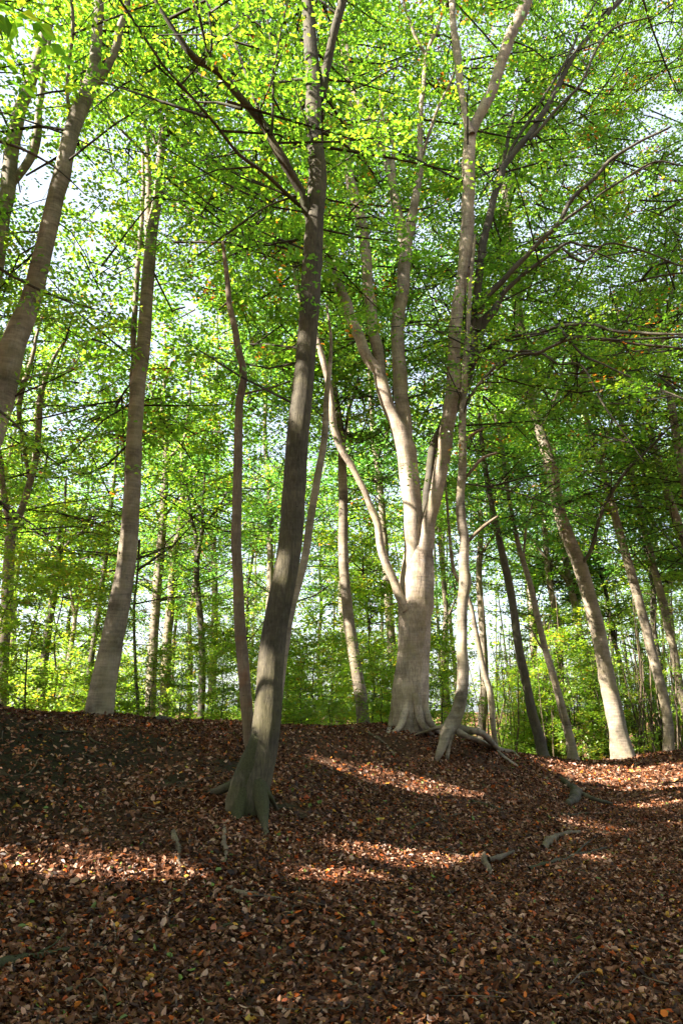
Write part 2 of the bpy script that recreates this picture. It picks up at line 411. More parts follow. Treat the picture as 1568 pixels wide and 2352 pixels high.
def foliage(g, starts, dirs, lens, per=7, nleaf=14, size=.075, twig_r=.012, tint_shift=0.0, detail=False,
            flat=.35, droop=.0, cull=True, leaf_mi=0, bark_mi=1, twigs=True, red=.012, gain=1.0):
    """boughs -> side twigs -> leaves, in flat tiers as a beech carries them"""
    n = len(starts)
    if n == 0: return
    dirs = unit(dirs); L = lens[:, None]
    up = np.array([0, 0, 1.0])
    ends = starts + dirs*L + up*L*(.10-droop)
    if twigs: many_twigs(g, starts, ends, np.maximum(.004, twig_r*lens), bark_mi, .05, cull=cull)
    t = RNG.uniform(.12, 1.0, (n, per))
    S = starts[:, None] + dirs[:, None]*(L[:, None]*t[..., None]) + up*(L[:, None]*(.10-droop)*t[..., None]**2)
    side = unit(np.cross(dirs, up+RNG.normal(0, .25, (n, 3))))
    sg = np.where(np.arange(per) % 2 == 0, 1, -1)[None, :, None]
    d2 = unit(dirs[:, None]*RNG.uniform(.3, 1.0, (n, per, 1)) + side[:, None]*sg*RNG.uniform(.5, 1.1, (n, per, 1)) + RNG.normal(0, .16, (n, per, 3)))
    l2 = L[:, None, 0][..., None]*0 + (lens[:, None]*RNG.uniform(.25, .55, (n, per)))[..., None]*(1.15-t[..., None]*.6)
    E = S + d2*l2 - up*l2*.06
    S = S.reshape(-1, 3); E = E.reshape(-1, 3); d2 = d2.reshape(-1, 3); l2 = l2.reshape(-1)
    if twigs and detail is not None: many_twigs(g, S, E, np.full(len(S), .0024)*max(1, twig_r/.012), bark_mi, .04, thin=True, cull=cull)
    m = len(S)
    t = (np.arange(nleaf)[None]+RNG.uniform(0, 1, (m, nleaf)))/nleaf
    nm = unit(up*1.0 + RNG.normal(0, .22, (m, 3)))
    sd = unit(np.cross(d2, nm))
    sg = np.where(np.arange(nleaf) % 2 == 0, 1., -1.)[None, :, None]
    C = S[:, None] + (E-S)[:, None]*t[..., None] + sd[:, None]*sg*RNG.uniform(0, .12, (m, nleaf, 1)) + RNG.normal(0, .05, (m, nleaf, 3))*np.array([1, 1, 1.0])
    D = unit(d2[:, None]*.8 + sd[:, None]*sg*RNG.uniform(.4, 1.2, (m, nleaf, 1)) + RNG.normal(0, .3, (m, nleaf, 3)) - up*.15)
    NN = unit(nm[:, None] + RNG.normal(0, flat, (m, nleaf, 3)))
    tw = RNG.normal(.42+tint_shift, .16, (m, 1)) + RNG.normal(0, .15, (m, nleaf))
    tw = np.clip(tw, 0, .95); redt = (RNG.random((m, 1)) < red); tw = np.where(redt & (RNG.random((m, nleaf)) < .7), RNG.uniform(.965, 1, (m, nleaf)), tw)
    C = C.reshape(-1, 3); D = D.reshape(-1, 3); NN = NN.reshape(-1, 3); tw = tw.reshape(-1)
    sz = size*RNG.uniform(.7, 1.25, len(C))
    if cull:
        k = RNG.random(len(C)) < spoiled(C + D*(size*.5), size*.32)
        C, D, NN, tw, sz = C[k], D[k], NN[k], tw[k], sz[k]
    leaves(g, C, D, NN, sz, tw, leaf_mi, detail=bool(detail), fold=RNG.uniform(.03, .16, len(C)))

def bough_web(g, roots_, Q, mi, cull=False, step=.0035, rmin=.0045):
    """joins the boughs at Q to the limbs (points roots_) by a branching web; returns the direction each bough leaves in"""
    d0 = np.array([np.linalg.norm(roots_-q, axis=1).min() for q in Q]) if len(Q) else np.zeros(0)
    o = np.argsort(d0); Q = Q[o]; d0 = d0[o]; nodes = np.vstack([roots_, Q]); nr = len(roots_)
    par = np.zeros(len(Q), int); cnt = np.ones(len(Q))
    reach = np.r_[np.zeros(nr), np.zeros(len(Q))]
    for i in range(len(Q)):
        d = np.linalg.norm(nodes[:nr+i]-Q[i], axis=1); par[i] = int((d + reach[:nr+i]*.25).argmin()); reach[nr+i] = reach[par[i]]+d[par[i]]
    for i in range(len(Q)-1, -1, -1):
        if par[i] >= nr: cnt[par[i]-nr] += cnt[i]
    A = nodes[par]; D = Q-A; L = np.linalg.norm(D, axis=1)[:, None]
    r = np.clip(rmin*cnt**.40, rmin, .05)
    mid = A + D*.5 + np.array([0, 0, 1])*L*RNG.uniform(-.05, .12, (len(D), 1)) + RNG.normal(0, .04, D.shape)*L
    def seg(P0, P1, r0, r1):
        D_ = unit(P1-P0); u = unit(np.cross(D_, [0.31, .22, .93])); w = np.cross(D_, u); R4 = []
        for c, k in ((P0, r0), (P1, r1)):
            for j in range(4):
                R4.append(c+(u*math.cos(j*PI/2)+w*math.sin(j*PI/2))*k[:, None])
        V = np.stack(R4, 1).reshape(-1, 3); q = np.array([[j, (j+1) % 4, 4+(j+1) % 4, 4+j] for j in range(4)])
        g.add(V, (q[None]+(np.arange(len(P0))*8)[:, None, None]).reshape(-1, 4), mi, smooth=True)
    k = np.ones(len(Q), bool)
    if cull: k = (spoiled(mid, .06) > .5) & (spoiled(Q, .06) > .5) | (r > .02)
    if k.any():
        seg(A[k], mid[k], r[k]*1.15, r[k]); seg(mid[k], Q[k]+unit(D[k])*.02, r[k], r[k]*.85)
    return Q, D
def empty(name, loc, label, cat, group=None):
    o = bpy.data.objects.new(name, None); COL.objects.link(o); o.location = loc; o['_loc'] = [float(a) for a in loc]
    o.empty_display_size = .2; o['label'] = label; o['category'] = cat
    if group: o['group'] = group
    return o

# ------------------------------------------------------------------ ground
MOSS_SPOTS = [((60, 1700), 1.3), ((20, 1760), 1.0), ((120, 1790), .5), ((340, 1700), .5), ((400, 1790), .35), ((540, 1760), .4), ((640, 1850), .3), ((300, 1690), .4), ((1560, 1727), .7)]
EARTH_SPOTS = [((60, 1850), .8), ((270, 1900), .6), ((720, 1720), .7), ((900, 1710), .5), ((1100, 1740), .55), ((380, 1740), .5), ((1230, 2220), .3), ((160, 1780), .6), ((700, 1690), .6)]
MOSS = [(on_ground(*p), r) for p, r in MOSS_SPOTS]; EARTH = [(on_ground(*p), r) for p, r in EARTH_SPOTS]
def spots(lst, x, y, seed):
    k = np.zeros(x.shape); nz = noise(np.stack([x, y, x*0], -1), 2.2, seed)*.5 + noise(np.stack([x, y, x*0], -1), 6, seed)*.3
    for c, r in lst:
        d = np.hypot(x-c[0], (y-c[1]))/r
        k = np.maximum(k, np.clip(1.5-d+nz, 0, 1))
    return k
def build_ground():
    r = np.concatenate([[0.0], np.geomspace(.5, 900, 235)])
    fr = np.linspace(-38, 38, 230); ot = np.linspace(38, 322, 72)[1:-1]
    th = np.radians(np.concatenate([fr, ot])); nt_ = len(th)
    X = r[:, None]*np.sin(th)[None]; Y = r[:, None]*np.cos(th)[None]
    Z = height(X, Y)
    V = np.stack([X, Y, Z], -1).reshape(-1, 3); idx = np.arange(len(r)*nt_).reshape(len(r), nt_)
    a = idx[:-1]; b = idx[1:]
    q = np.stack([a, b, np.roll(b, -1, 1), np.roll(a, -1, 1)], -1).reshape(-1, 4)[nt_:]
    tri = np.stack([idx[0], idx[1], np.roll(idx[1], -1)], -1)
    m, nt = mat('forest_floor')
    geo = nd(nt, 'ShaderNodeNewGeometry'); P = geo.outputs['Position']
    wob = tex(nt, 'ShaderNodeTexNoise', P, 9, Detail=3.0)
    pv = mixc(nt, .04, P, wob.outputs['Color'], 'ADD')
    vo = tex(nt, 'ShaderNodeTexVoronoi', pv, 17.0); vo2 = tex(nt, 'ShaderNodeTexVoronoi', pv, 31.0)
    sep = nd(nt, 'ShaderNodeSeparateColor'); nt.links.new(vo.outputs['Color'], sep.inputs[0])
    lit = ramp(nt, sep.outputs[0], [(a_, tuple(c_*1.1 for c_ in c)) for a_, c in LITTER])
    sep2 = nd(nt, 'ShaderNodeSeparateColor'); nt.links.new(vo2.outputs['Color'], sep2.inputs[0])
    lit2 = ramp(nt, sep2.outputs[1], [(a_, tuple(c_*.9 for c_ in c)) for a_, c in LITTER])
    c = mixc(nt, .5, lit, lit2)
    n1 = tex(nt, 'ShaderNodeTexNoise', P, 1.3, Detail=6.0, Roughness=.7)
    c = mixc(nt, ramp(nt, n1.outputs['Fac'], [(.4, (0, 0, 0)), (.62, (.3, .3, .3))]), c, (.022, .013, .008))
    n2 = tex(nt, 'ShaderNodeTexNoise', P, 24, Detail=6.0, Roughness=.75)
    soil = ramp(nt, n2.outputs['Fac'], [(.3, (.025, .013, .008)), (.55, (.075, .038, .020)), (.8, (.15, .075, .04))])
    ea = nd(nt, 'ShaderNodeAttribute', attribute_name='earth'); mo = nd(nt, 'ShaderNodeAttribute', attribute_name='moss')
    c = mixc(nt, ea.outputs['Fac'], c, soil)
    mc = ramp(nt, n2.outputs['Fac'], [(.3, (.010, .008, .004)), (.6, (.028, .023, .009)), (.85, (.055, .046, .018))])
    c = mixc(nt, mo.outputs['Fac'], c, mc)
    bp = nd(nt, 'ShaderNodeBump'); bp.inputs['Strength'].default_value = .9; bp.inputs['Distance'].default_value = .03
    hh = math_(nt, 'ADD', sep.outputs[1], math_(nt, 'ADD', math_(nt, 'MULTIPLY', sep2.outputs[2], .6), math_(nt, 'MULTIPLY', n2.outputs['Fac'], .9)))
    nt.links.new(hh, bp.inputs['Height'])
    b_ = nd(nt, 'ShaderNodeBsdfPrincipled'); nt.links.new(c, b_.inputs['Base Color']); b_.inputs['Roughness'].default_value = .9
    b_.inputs['Specular IOR Level'].default_value = .15; nt.links.new(bp.outputs[0], b_.inputs['Normal'])
    out = nd(nt, 'ShaderNodeOutputMaterial'); nt.links.new(b_.outputs[0], out.inputs[0])
    ff = np.concatenate([q.ravel(), tri.ravel()]); lt = np.r_[np.full(len(q), 4), np.full(len(tri), 3)]
    o = new_obj('ground', V, ff, lt, [m], None, {'moss': ('POINT', spots(MOSS, V[:, 0], V[:, 1], 5)), 'earth': ('POINT', spots(EARTH, V[:, 0], V[:, 1], 9))}, None, True)
    o['kind'] = 'structure'
build_ground()

def litter():
    g = Geo()
    for (y0, y1, dens, detail, s0) in ((2.0, 4.6, 3600, True, .034), (4.6, 8.0, 2700, True, .039), (8.0, 15, 1200, False, .050), (15, 25, 300, False, .085)):
        n = int(dens*(.56*(y1*y1-y0*y0) + 2.4*(y1-y0)))
        cand = RNG.uniform(y0, y1, n*3); cand = cand[RNG.random(n*3) < (.56*cand+1.2)/(.56*y1+1.2)][:n]      # as even over the ground as it is wide
        Y = cand; X = (.56*Y+1.2)*RNG.uniform(-1, 1, len(Y)); n = len(Y)
        k = np.maximum(spots(MOSS, X, Y, 5)*.78, spots(EARTH, X, Y, 9)*.68)
        pt = noise(np.stack([X, Y, X*0], -1), 1.1, 4)
        keep = RNG.random(n) > np.maximum(k, np.clip(-pt-.35, 0, .5)); X, Y = X[keep], Y[keep]; n = len(X)
        e = .04; z = height(X, Y); gx = (height(X+e, Y)-z)/e; gy = (height(X, Y+e)-z)/e
        N0 = unit(np.stack([-gx, -gy, np.ones(n)], -1))
        N1 = unit(N0 + RNG.normal(0, .5, (n, 3)))
        a = RNG.uniform(0, 2*PI, n); D = np.stack([np.cos(a), np.sin(a), RNG.normal(0, .15, n)], -1)
        D = unit(D - N1*(D*N1).sum(-1, keepdims=True))
        sz = s0*np.clip(RNG.lognormal(0, .30, n), .45, 1.75)
        C = np.stack([X, Y, z], -1) + N0*(RNG.uniform(.004, .035, n)[:, None]) - D*sz[:, None]*.5
        tt = np.clip(RNG.beta(1.7, 2.1, n) + noise(np.stack([X, Y, X*0], -1), .8, 8)*.08, 0, .86)
        rr = RNG.random(n); tt = np.where(rr < .04, RNG.uniform(.88, .96, n), tt); tt = np.where(rr > .984, RNG.uniform(.965, .98, n), tt); tt = np.where((rr > .976) & (rr <= .984), RNG.uniform(.99, 1, n), tt)
        leaves(g, C, D, N1, sz, tt, 0, detail=detail, fold=RNG.normal(.03, .14, n), width=RNG.uniform(.42, .78, (n, 1)), curl=RNG.normal(0, .24, n))
    o = g.build('fallen_leaves', [M_litter]); o['kind'] = 'stuff'; o['category'] = 'leaf litter'
    o['label'] = 'carpet of brown and orange fallen beech leaves over the hollow'
litter()

# ------------------------------------------------------------------ trees
def limb3(spec, Y0, dY):
    """[(px,py,w)...] -> points and radii; the limb drifts dY in distance along its length"""
    n = len(spec); P = []; R = []
    s = np.r_[0, np.cumsum([math.hypot(spec[i+1][0]-spec[i][0], spec[i+1][1]-spec[i][1]) for i in range(n-1)])]
    s = s/s[-1]
    for (x, y, w), t in zip(spec, s):
        Y = Y0 + dY*t; P.append(at(x, y, Y)); R.append(rad(x, y, w, Y))
    return np.array(P), np.array(R)

def sample_boughs(P, R, n, zmin, lens, up=.25, rmax=.2, away=0.0):
    """bough starts scattered on a limb"""
    ok = np.where((P[:, 2] > zmin) & (R < rmax))[0]
    if len(ok) == 0 or n < 1: return None
    i = RNG.choice(ok, n); S = P[i] + RNG.normal(0, .02, (n, 3))
    a = RNG.uniform(0, 2*PI, n); D = np.stack([np.cos(a), np.sin(a), RNG.normal(up, .22, n)], -1)
    k = RNG.random(n) < away; D[k, 1] = np.abs(D[k, 1])
    return S, D, RNG.uniform(lens[0], lens[1], n)

def tree(name, label, Y, limbs, bark=M_beech, leaf=None, crown=None, flare=.0, sides=16, group=None, roots=(), cat='tree', lobes=5, knots=6, extend=True, base_sink=.25, trunk_name='trunk', flute=0.0, fdecay=.35):
    """limbs[0] is the trunk: (dY, spec) ; others (dY, spec, from which depth offset)"""
    leaf = leaf or M_leaf
    P0, R0 = limb3(limbs[0][1], Y, limbs[0][0])
    z = hgt(P0[0][0], P0[0][1])
    if extend and P0[0][2] > z-.05:
        d = (P0[0]-P0[1])/np.linalg.norm(P0[0]-P0[1]); d = unit(d*.6+np.array([0, 0, -1])*.4)
        k = (P0[0][2]-z+base_sink)/max(.3, -d[2])
        P0 = np.vstack([P0[0]+d*k, P0]); R0 = np.r_[R0[0]*1.05, R0]
    wk = crown.get('thick', 1.0) if crown else 1.0
    t = empty(name, (float(P0[0][0]), float(P0[0][1]), float(hgt(P0[0][0], P0[0][1]))), label, cat, group)
    rs = hash(label) % 997 if False else sum(map(ord, label)) % 97
    g = Geo(); p, r = spline(P0, R0, max(.10, R0.mean()*1.0)); tube(g, p, r, sides, 0, .05, flare, lobes, rs, knots=knots, flute=flute, fdecay=fdecay)
    g.build(trunk_name, [bark], t)
    allP = [(p, r)]
    for lb in limbs[1:]:
        off = lb[2] if len(lb) > 2 else limbs[0][0]*.5
        bk = lb[3] if len(lb) > 3 else bark
        P, R = limb3(lb[1], Y+off, lb[0]); R = R*(wk if R.mean() < .09 else 1)
        p, r = spline(P, R, max(.12, R.mean()*1.6))
        wob = np.stack([noise(p, 2.5, 11), noise(p, 2.5, 12), noise(p, 2.5, 13)], -1)*np.minimum(.03, .5*r.mean())
        p[1:] += wob[1:]
        g = Geo(); tube(g, p, r, 12 if R.max() > .08 else 7, 0, .06, 0, 5, rs+len(allP), knots=int(np.linalg.norm(P[-1]-P[0])*1.2)); g.build('branch', [bk], t)
        allP.append((p, r))
    for rt in roots:
        P, R = rt; p, r = spline(P, R, .08)
        g = Geo(); tube(g, p, r, 9, 0, .16, 0, 5, rs+31, knots=2); g.build('root', [bark], t)
    if crown:
        g = Geo()
        n_tot = crown['n']; zmin = crown.get('zmin', 5)
        tot = sum(np.linalg.norm(np.diff(p, axis=0), axis=1)[p[:-1, 2] > zmin].sum() for p, r in allP) + 1e-6
        for p, r in allP:
            Ls = np.linalg.norm(np.diff(p, axis=0), axis=1)[p[:-1, 2] > zmin].sum()
            b = sample_boughs(p, r, int(round(n_tot*Ls/tot)), zmin, crown.get('len', (1.0, 2.6)), crown.get('up', .2), crown.get('rmax', .25), crown.get('away', .6))
            if b:
                foliage(g, *b, per=crown.get('per', 7), nleaf=crown.get('leaf', 13), size=crown.get('size', .08), tint_shift=crown.get('tint', 0),
                        detail=crown.get('detail', False), red=crown.get('red', .02), flat=.4)
        for mass, up_ in ((crown.get('mass'), 1.0), (crown.get('over'), 1.3)):     # boughs filling the crown; over adds mostly unseen ones to shade limbs
            if mass:
                nb, (xa, xb), (ya, yb), (Ya, Yb) = mass
                ap = np.vstack([p for p, r in allP]); ap = ap[ap[:, 2] > zmin-.5]
                xs = RNG.uniform(xa, xb, nb); ys = RNG.uniform(ya, yb, nb); Ys = RNG.uniform(Ya, Yb, nb)
                Q = np.array([at(a, b, c) for a, b, c in zip(xs, ys, Ys)]); Q = Q[Q[:, 2] > zmin-1.0]
                Q = Q[noise(Q, .55, 5) > -.42]
                Q, D = bough_web(g, ap[::3], Q, 1, True)
                DD = unit(D)*.7 + RNG.normal(0, .5, D.shape); DD[:, 2] = np.clip(DD[:, 2], -.3, .5)
                foliage(g, Q-unit(D)*.2, DD, RNG.uniform(*crown.get('len', (1, 2.4)), len(Q)), per=crown.get('per', 7), nleaf=crown.get('leaf', 13), size=crown.get('size', .08)*up_,
                        tint_shift=crown.get('tint', 0)-.03, red=crown.get('red', .02), flat=.3)
        if g.n: g.build('crown', [leaf, M_twig], t)
    return t

def roots3(spec, Y=None, lift=0.0):
    P = []; R = []
    for e in spec:
        x, y, w = e[:3]
        if len(e) > 3: p = at(x, y, e[3])
        elif Y: p = at(x, y, Y)
        else: p = on_ground(x, y)
        p = p + np.array([0, 0, lift]); P.append(p); R.append(rad(x, y, w, p[1]))
    return np.array(P), np.array(R)

YT1, Y8, Y7, Y9, Y14, Y15, Y10 = 7.54, 12.5, 13.6, 21.8, 19.4, 20.0, 23.5      # distances of the main trunks

# places on the trunks where the sun falls
trunk_gap([(935, 1075), (940, 1180), (955, 1260), (962, 1350)], Y7, .46)
trunk_gap([(1012, 1090), (990, 1180), (975, 1260)], Y7-.2, .34)
trunk_gap([(945, 1470), (948, 1520)], Y7, .16, .3)
trunk_gap([(940, 1600), (940, 1625)], Y7, .12, .4)
trunk_gap([(905, 960), (890, 890)], Y7, .16, .35)
trunk_gap([(1060, 1130), (1062, 1480)], Y8, .24, .02)
trunk_gap([(834, 1500), (836, 1560)], 16, .34)
trunk_gap([(786, 1180), (790, 1300)], 16, .32)
trunk_gap([(696, 855), (698, 925)], YT1, .22)
trunk_gap([(658, 1300), (658, 1312)], YT1, .12)
trunk_gap([(716, 215), (722, 250)], YT1, .2)
for y, r in ((1285, .28), (1345, .16), (1205, .20), (1110, .14), (1020, .14), (870, .22), (690, .18)):
    x = np.interp(y, [275, 525, 781, 981, 1181, 1290, 1390], [374, 349, 330, 310, 301, 291, 274]); gap(at(x, y, 10.6), r, .1)
for (x, y, r) in ((190, 240, .25), (160, 300, .18), (150, 350, .12), (60, 660, .2), (45, 250, .3), (35, 300, .2), (20, 420, .15)): gap(at(x, y, 8.0), r, .1)
trunk_gap([(1430, 1660), (1432, 1735)], Y9, .45)
trunk_gap([(1402, 1560), (1408, 1610)], Y9, .25, .3)
trunk_gap([(1340, 1320), (1380, 1480)], Y9, .2, .35)
trunk_gap([(1366, 1430), (1370, 1460)], Y9, .28, .1)
trunk_gap([(1285, 1190), (1310, 1240)], Y9, .3, .3)
trunk_gap([(1478, 1400), (1520, 1560)], Y10, .3, .3)
trunk_gap([(1090, 1440), (1105, 1510)], 17, .2, .1)
trunk_gap([(1260, 1530), (1300, 1650)], Y15, .22, .4)
trunk_gap([(1215, 1600), (1245, 1720)], Y14, .25, .5)
trunk_gap([(500, 170), (600, 290)], YT1, .16, .4)
trunk_gap([(1045, 60), (1055, 180)], Y7, .15, .3)
trunk_gap([(353, 1400), (352, 1500)], 20, .2, .3)

gap(at(60, 220, 5.9), .35, .35); gap(at(90, 330, 5.7), .25, .3); gap(at(30, 420, 5.7), .25, .5); gap(at(150, 700, 6), .25, .5)
# --- the big leaning tree on the near slope
tree('leaning_tree', 'big leaning dark trunk with a mossy foot, standing on the near slope', YT1, [
    (.6, [(562, 1950, 60), (560, 1915, 82), (562, 1885, 94), (572, 1836, 88), (586, 1780, 82), (598, 1740, 75), (608, 1690, 68), (615, 1640, 63), (621, 1540, 60), (632, 1440, 58), (651, 1340, 56),
          (666, 1250, 56), (672, 1181, 54), (678, 1081, 54), (686, 981, 52), (696, 881, 48), (705, 781, 45), (711, 700, 46), (717, 600, 44), (723, 500, 42),
          (730, 400, 41), (720, 300, 37), (720, 200, 37), (713, 100, 31), (707, 0, 28), (702, -120, 24), (700, -300, 16)]),
    (-.3, [(735, 230, 18), (745, 180, 22), (760, 100, 20), (785, 0, 21), (800, -120, 16)], .5),
    (-1.2, [(716, 520, 18), (703, 480, 22), (695, 450, 22), (665, 395, 22), (625, 325, 21), (600, 280, 19), (550, 225, 18), (500, 165, 19), (450, 135, 17), (415, 90, 13), (370, 25, 8), (340, -30, 5)], .4),
    (-1.6, [(700, 480, 9), (685, 470, 10), (615, 405, 9), (550, 355, 8), (500, 290, 7), (435, 215, 6), (380, 155, 5), (320, 70, 3)], .4),
    (.4, [(615, 300, 8), (580, 215, 7), (555, 140, 7), (525, 70, 6), (490, 30, 6), (468, -10, 5)], -.2),
    (-.5, [(624, 310, 7), (627, 225, 6), (627, 125, 6), (607, 0, 5)], -.1),
    (-.3, [(475, 150, 6), (486, 100, 6), (480, 30, 5), (470, -20, 4)], -.6),
    (.8, [(705, 180, 8), (650, 187, 6), (600, 190, 6), (560, 170, 3)], .3),
    (.3, [(555, 250, 8), (500, 235, 6), (455, 235, 4), (420, 215, 2)], -.5),
    (-.4, [(700, 445, 6), (655, 457, 5), (600, 480, 4), (550, 515, 3), (500, 550, 3)], .4),
    (.6, [(735, 300, 8), (800, 340, 6), (860, 400, 3)], .4),
    ], bark=M_rough, flare=.0, sides=40, flute=.045, extend=False, lobes=4, knots=9,
    crown=dict(n=60, zmin=5, len=(.8, 2.2), size=.084, per=7, leaf=14, rmax=.2, red=.02, mass=(360, (330, 760), (-250, 600), (8.8, 12.8)), over=(130, (-100, 900), (-800, -80), (7, 11))),
    roots=[roots3([(598, 1690, 34, YT1-.0), (578, 1750, 50, YT1-.02), (556, 1800, 52, YT1-.06), (540, 1845, 44, YT1-.1), (528, 1880, 26, YT1-.14), (520, 1905, 10, YT1-.2)], lift=0),
           roots3([(570, 1770, 30, YT1+.05), (540, 1795, 28, YT1+.12), (512, 1810, 20, YT1+.35), (475, 1820, 12), (438, 1826, 5)], lift=-.01),
           roots3([(590, 1790, 40, YT1-.06), (600, 1840, 36, YT1-.12), (606, 1880, 24, YT1-.25), (612, 1925, 14), (620, 1950, 5)], lift=-.01),
           roots3([(556, 1810, 40, YT1-.08), (548, 1860, 34, YT1-.18), (540, 1905, 22, YT1-.35), (532, 1935, 12), (520, 1965, 5)], lift=-.01),
           roots3([(598, 1800, 22, YT1), (618, 1826, 12, YT1-.1), (640, 1866, 9), (668, 1912, 5)], lift=.0)])
# its dead twin stem, a thing of its own at the foot
tree('dead_stem', 'slender pale dead stem with peeling bark and snapped top, growing against the leaning trunk', YT1+.35, [
    (.2, [(588, 1760, 30), (575, 1700, 28), (568, 1640, 27), (560, 1540, 27), (551, 1440, 26), (547, 1340, 24), (542, 1240, 23), (544, 1181, 22), (546, 1081, 21),
          (548, 981, 19), (551, 916, 18), (560, 871, 17), (557, 840, 17), (547, 800, 16), (539, 750, 15), (527, 700, 13), (523, 650, 12), (517, 600, 10), (512, 555, 7)]),
    (.2, [(560, 905, 6), (640, 885, 3), (675, 868, 2)], .2), ],
    bark=M_dead, sides=14, knots=10)
tree('grey_pole', 'thin grey stem leaning out from behind the big leaning trunk', YT1+2.2, [
    (.5, [(655, 1480, 20), (675, 1377, 19), (700, 1281, 18), (715, 1181, 18), (732, 1081, 17), (745, 1006, 16), (750, 906, 13), (756, 856, 11), (760, 780, 7), (750, 700, 5)]), ],
    bark=M_beech, sides=12, crown=dict(n=10, zmin=5, len=(.5, 1.2), size=.06))
tree('straight_beech', 'tall straight smooth beech on the bank crest left of the pale dead stem', 10.6, [
    (.6, [(222, 1690, 68), (226, 1660, 63), (235, 1590, 59), (255, 1490, 52), (274, 1390, 48), (291, 1290, 43), (301, 1181, 38), (306, 1081, 37), (310, 981, 35), (318, 881, 34),
          (329, 800, 31), (336, 700, 29), (343, 600, 28), (350, 525, 26), (363, 450, 20), (365, 400, 18), (370, 350, 18), (374, 300, 17), (366, 265, 10), (360, 225, 8), (350, 165, 6), (340, 80, 4)]),
    (.2, [(346, 560, 18), (340, 500, 17), (341, 425, 14), (338, 350, 12), (332, 280, 9), (325, 225, 7), (315, 130, 4)], .5),
    (.3, [(316, 930, 14), (302, 876, 14), (306, 825, 13), (311, 700, 13), (320, 575, 11), (325, 500, 10), (329, 430, 8), (326, 350, 5)], .4),
    (-.3, [(374, 300, 12), (386, 265, 9), (376, 200, 7), (384, 100, 5), (380, 20, 3)], .5),
    (-.8, [(362, 390, 7), (325, 345, 6), (280, 300, 6), (220, 240, 4), (180, 200, 2)], .5),
    (-.3, [(358, 330, 6), (325, 250, 5), (300, 185, 4), (275, 125, 3)], .5),
    (-.5, [(380, 300, 6), (395, 280, 5), (425, 262, 4), (452, 250, 3)], .5),
    (.3, [(386, 295, 4), (392, 350, 4), (420, 415, 3), (440, 440, 2)], .5),
    (-.6, [(362, 445, 5), (410, 470, 4), (450, 505, 3), (475, 525, 2)], .5), ],
    bark=M_beech, flare=.12, sides=24, knots=4, crown=dict(n=60, zmin=5.5, len=(.9, 2.4), size=.097, per=7, leaf=14, tint=.05, red=.03, mass=(500, (150, 760), (-250, 1000), (11.6, 16)), over=(190, (280, 720), (500, 1020), (13, 17.5))))
tree('overhanging_beech', 'stout smooth beech leaning in from beyond the frame edge, forked near the top', 8.0, [
    (.8, [(-190, 1600, 80), (-150, 1400, 74), (-90, 1200, 68), (-40, 1050, 62), (0, 931, 58), (16, 856, 56), (32, 790, 52), (48, 750, 50), (68, 700, 45), (83, 650, 42), (95, 600, 40),
          (107, 550, 38), (118, 500, 38), (129, 450, 37), (144, 400, 37), (153, 350, 35), (166, 300, 34), (184, 250, 36), (206, 200, 34), (218, 150, 26), (221, 100, 25), (226, 50, 22), (228, 0, 22), (232, -100, 18), (240, -250, 10)]),
    (-.3, [(205, 210, 24), (235, 175, 21), (250, 150, 18), (267, 110, 17), (277, 65, 17), (292, 20, 14), (300, -30, 12), (320, -150, 8)], .7),
    (-.8, [(172, 262, 12), (159, 245, 9), (155, 200, 8), (160, 125, 8), (168, 65, 9), (166, 0, 8), (160, -100, 5)], .6),
    (.4, [(40, 880, 5), (90, 860, 4), (160, 850, 3), (205, 780, 2)], .2),
    ], bark=M_beech, sides=24, knots=12, crown=dict(n=45, zmin=5, len=(.8, 2.0), size=.086, per=7, leaf=14, tint=.1, red=.01, mass=(240, (-300, 380), (-250, 700), (8.8, 12)), over=(150, (-800, 20), (100, 900), (8, 11.5))))
tree('forked_beech', 'forked smooth beech half cut off by the frame edge high above the bank', 9.4, [
    (.8, [(-120, 1500, 50), (-70, 1100, 44), (-35, 800, 38), (-8, 600, 34), (8, 500, 30), (18, 450, 32), (22, 400, 34), (27, 350, 31), (36, 300, 30), (47, 250, 28), (67, 200, 25),
          (82, 150, 25), (97, 100, 24), (112, 50, 22), (125, 0, 21), (150, -120, 15)]),
    (-.4, [(28, 420, 20), (52, 390, 18), (76, 350, 21), (90, 300, 19), (90, 250, 14), (98, 200, 12), (108, 120, 9), (118, 40, 6)], .6), ],
    bark=M_beech, sides=20, knots=8, crown=dict(n=40, zmin=5, len=(.8, 2.0), size=.088, per=7, leaf=13, tint=.12, red=.0, mass=(180, (-400, 250), (-250, 900), (10.5, 14))))
tree('edge_beech', 'slim forked beech at the frame edge behind the leaning leaves, lit on one flank', 13, [
    (.3, [(0, 1660, 24), (5, 1590, 24), (10, 1490, 25), (16, 1390, 26), (22, 1281, 25), (27, 1221, 22), (50, 1171, 16), (70, 1106, 15), (83, 1056, 14), (90, 981, 14), (96, 900, 13), (125, 821, 8), (160, 770, 4)]),
    (-.3, [(26, 1230, 15), (18, 1181, 14), (10, 1120, 13), (0, 1050, 11), (-14, 950, 8)], .2),
    (.3, [(70, 1110, 8), (50, 1000, 10), (45, 931, 12), (56, 881, 13), (68, 846, 12), (80, 790, 8), (100, 720, 5)], .2), ],
    bark=M_beech, sides=14, crown=dict(n=60, zmin=4.5, len=(.9, 2.2), size=.085, leaf=12, tint=.05, mass=(160, (-250, 330), (500, 1250), (12, 17))))

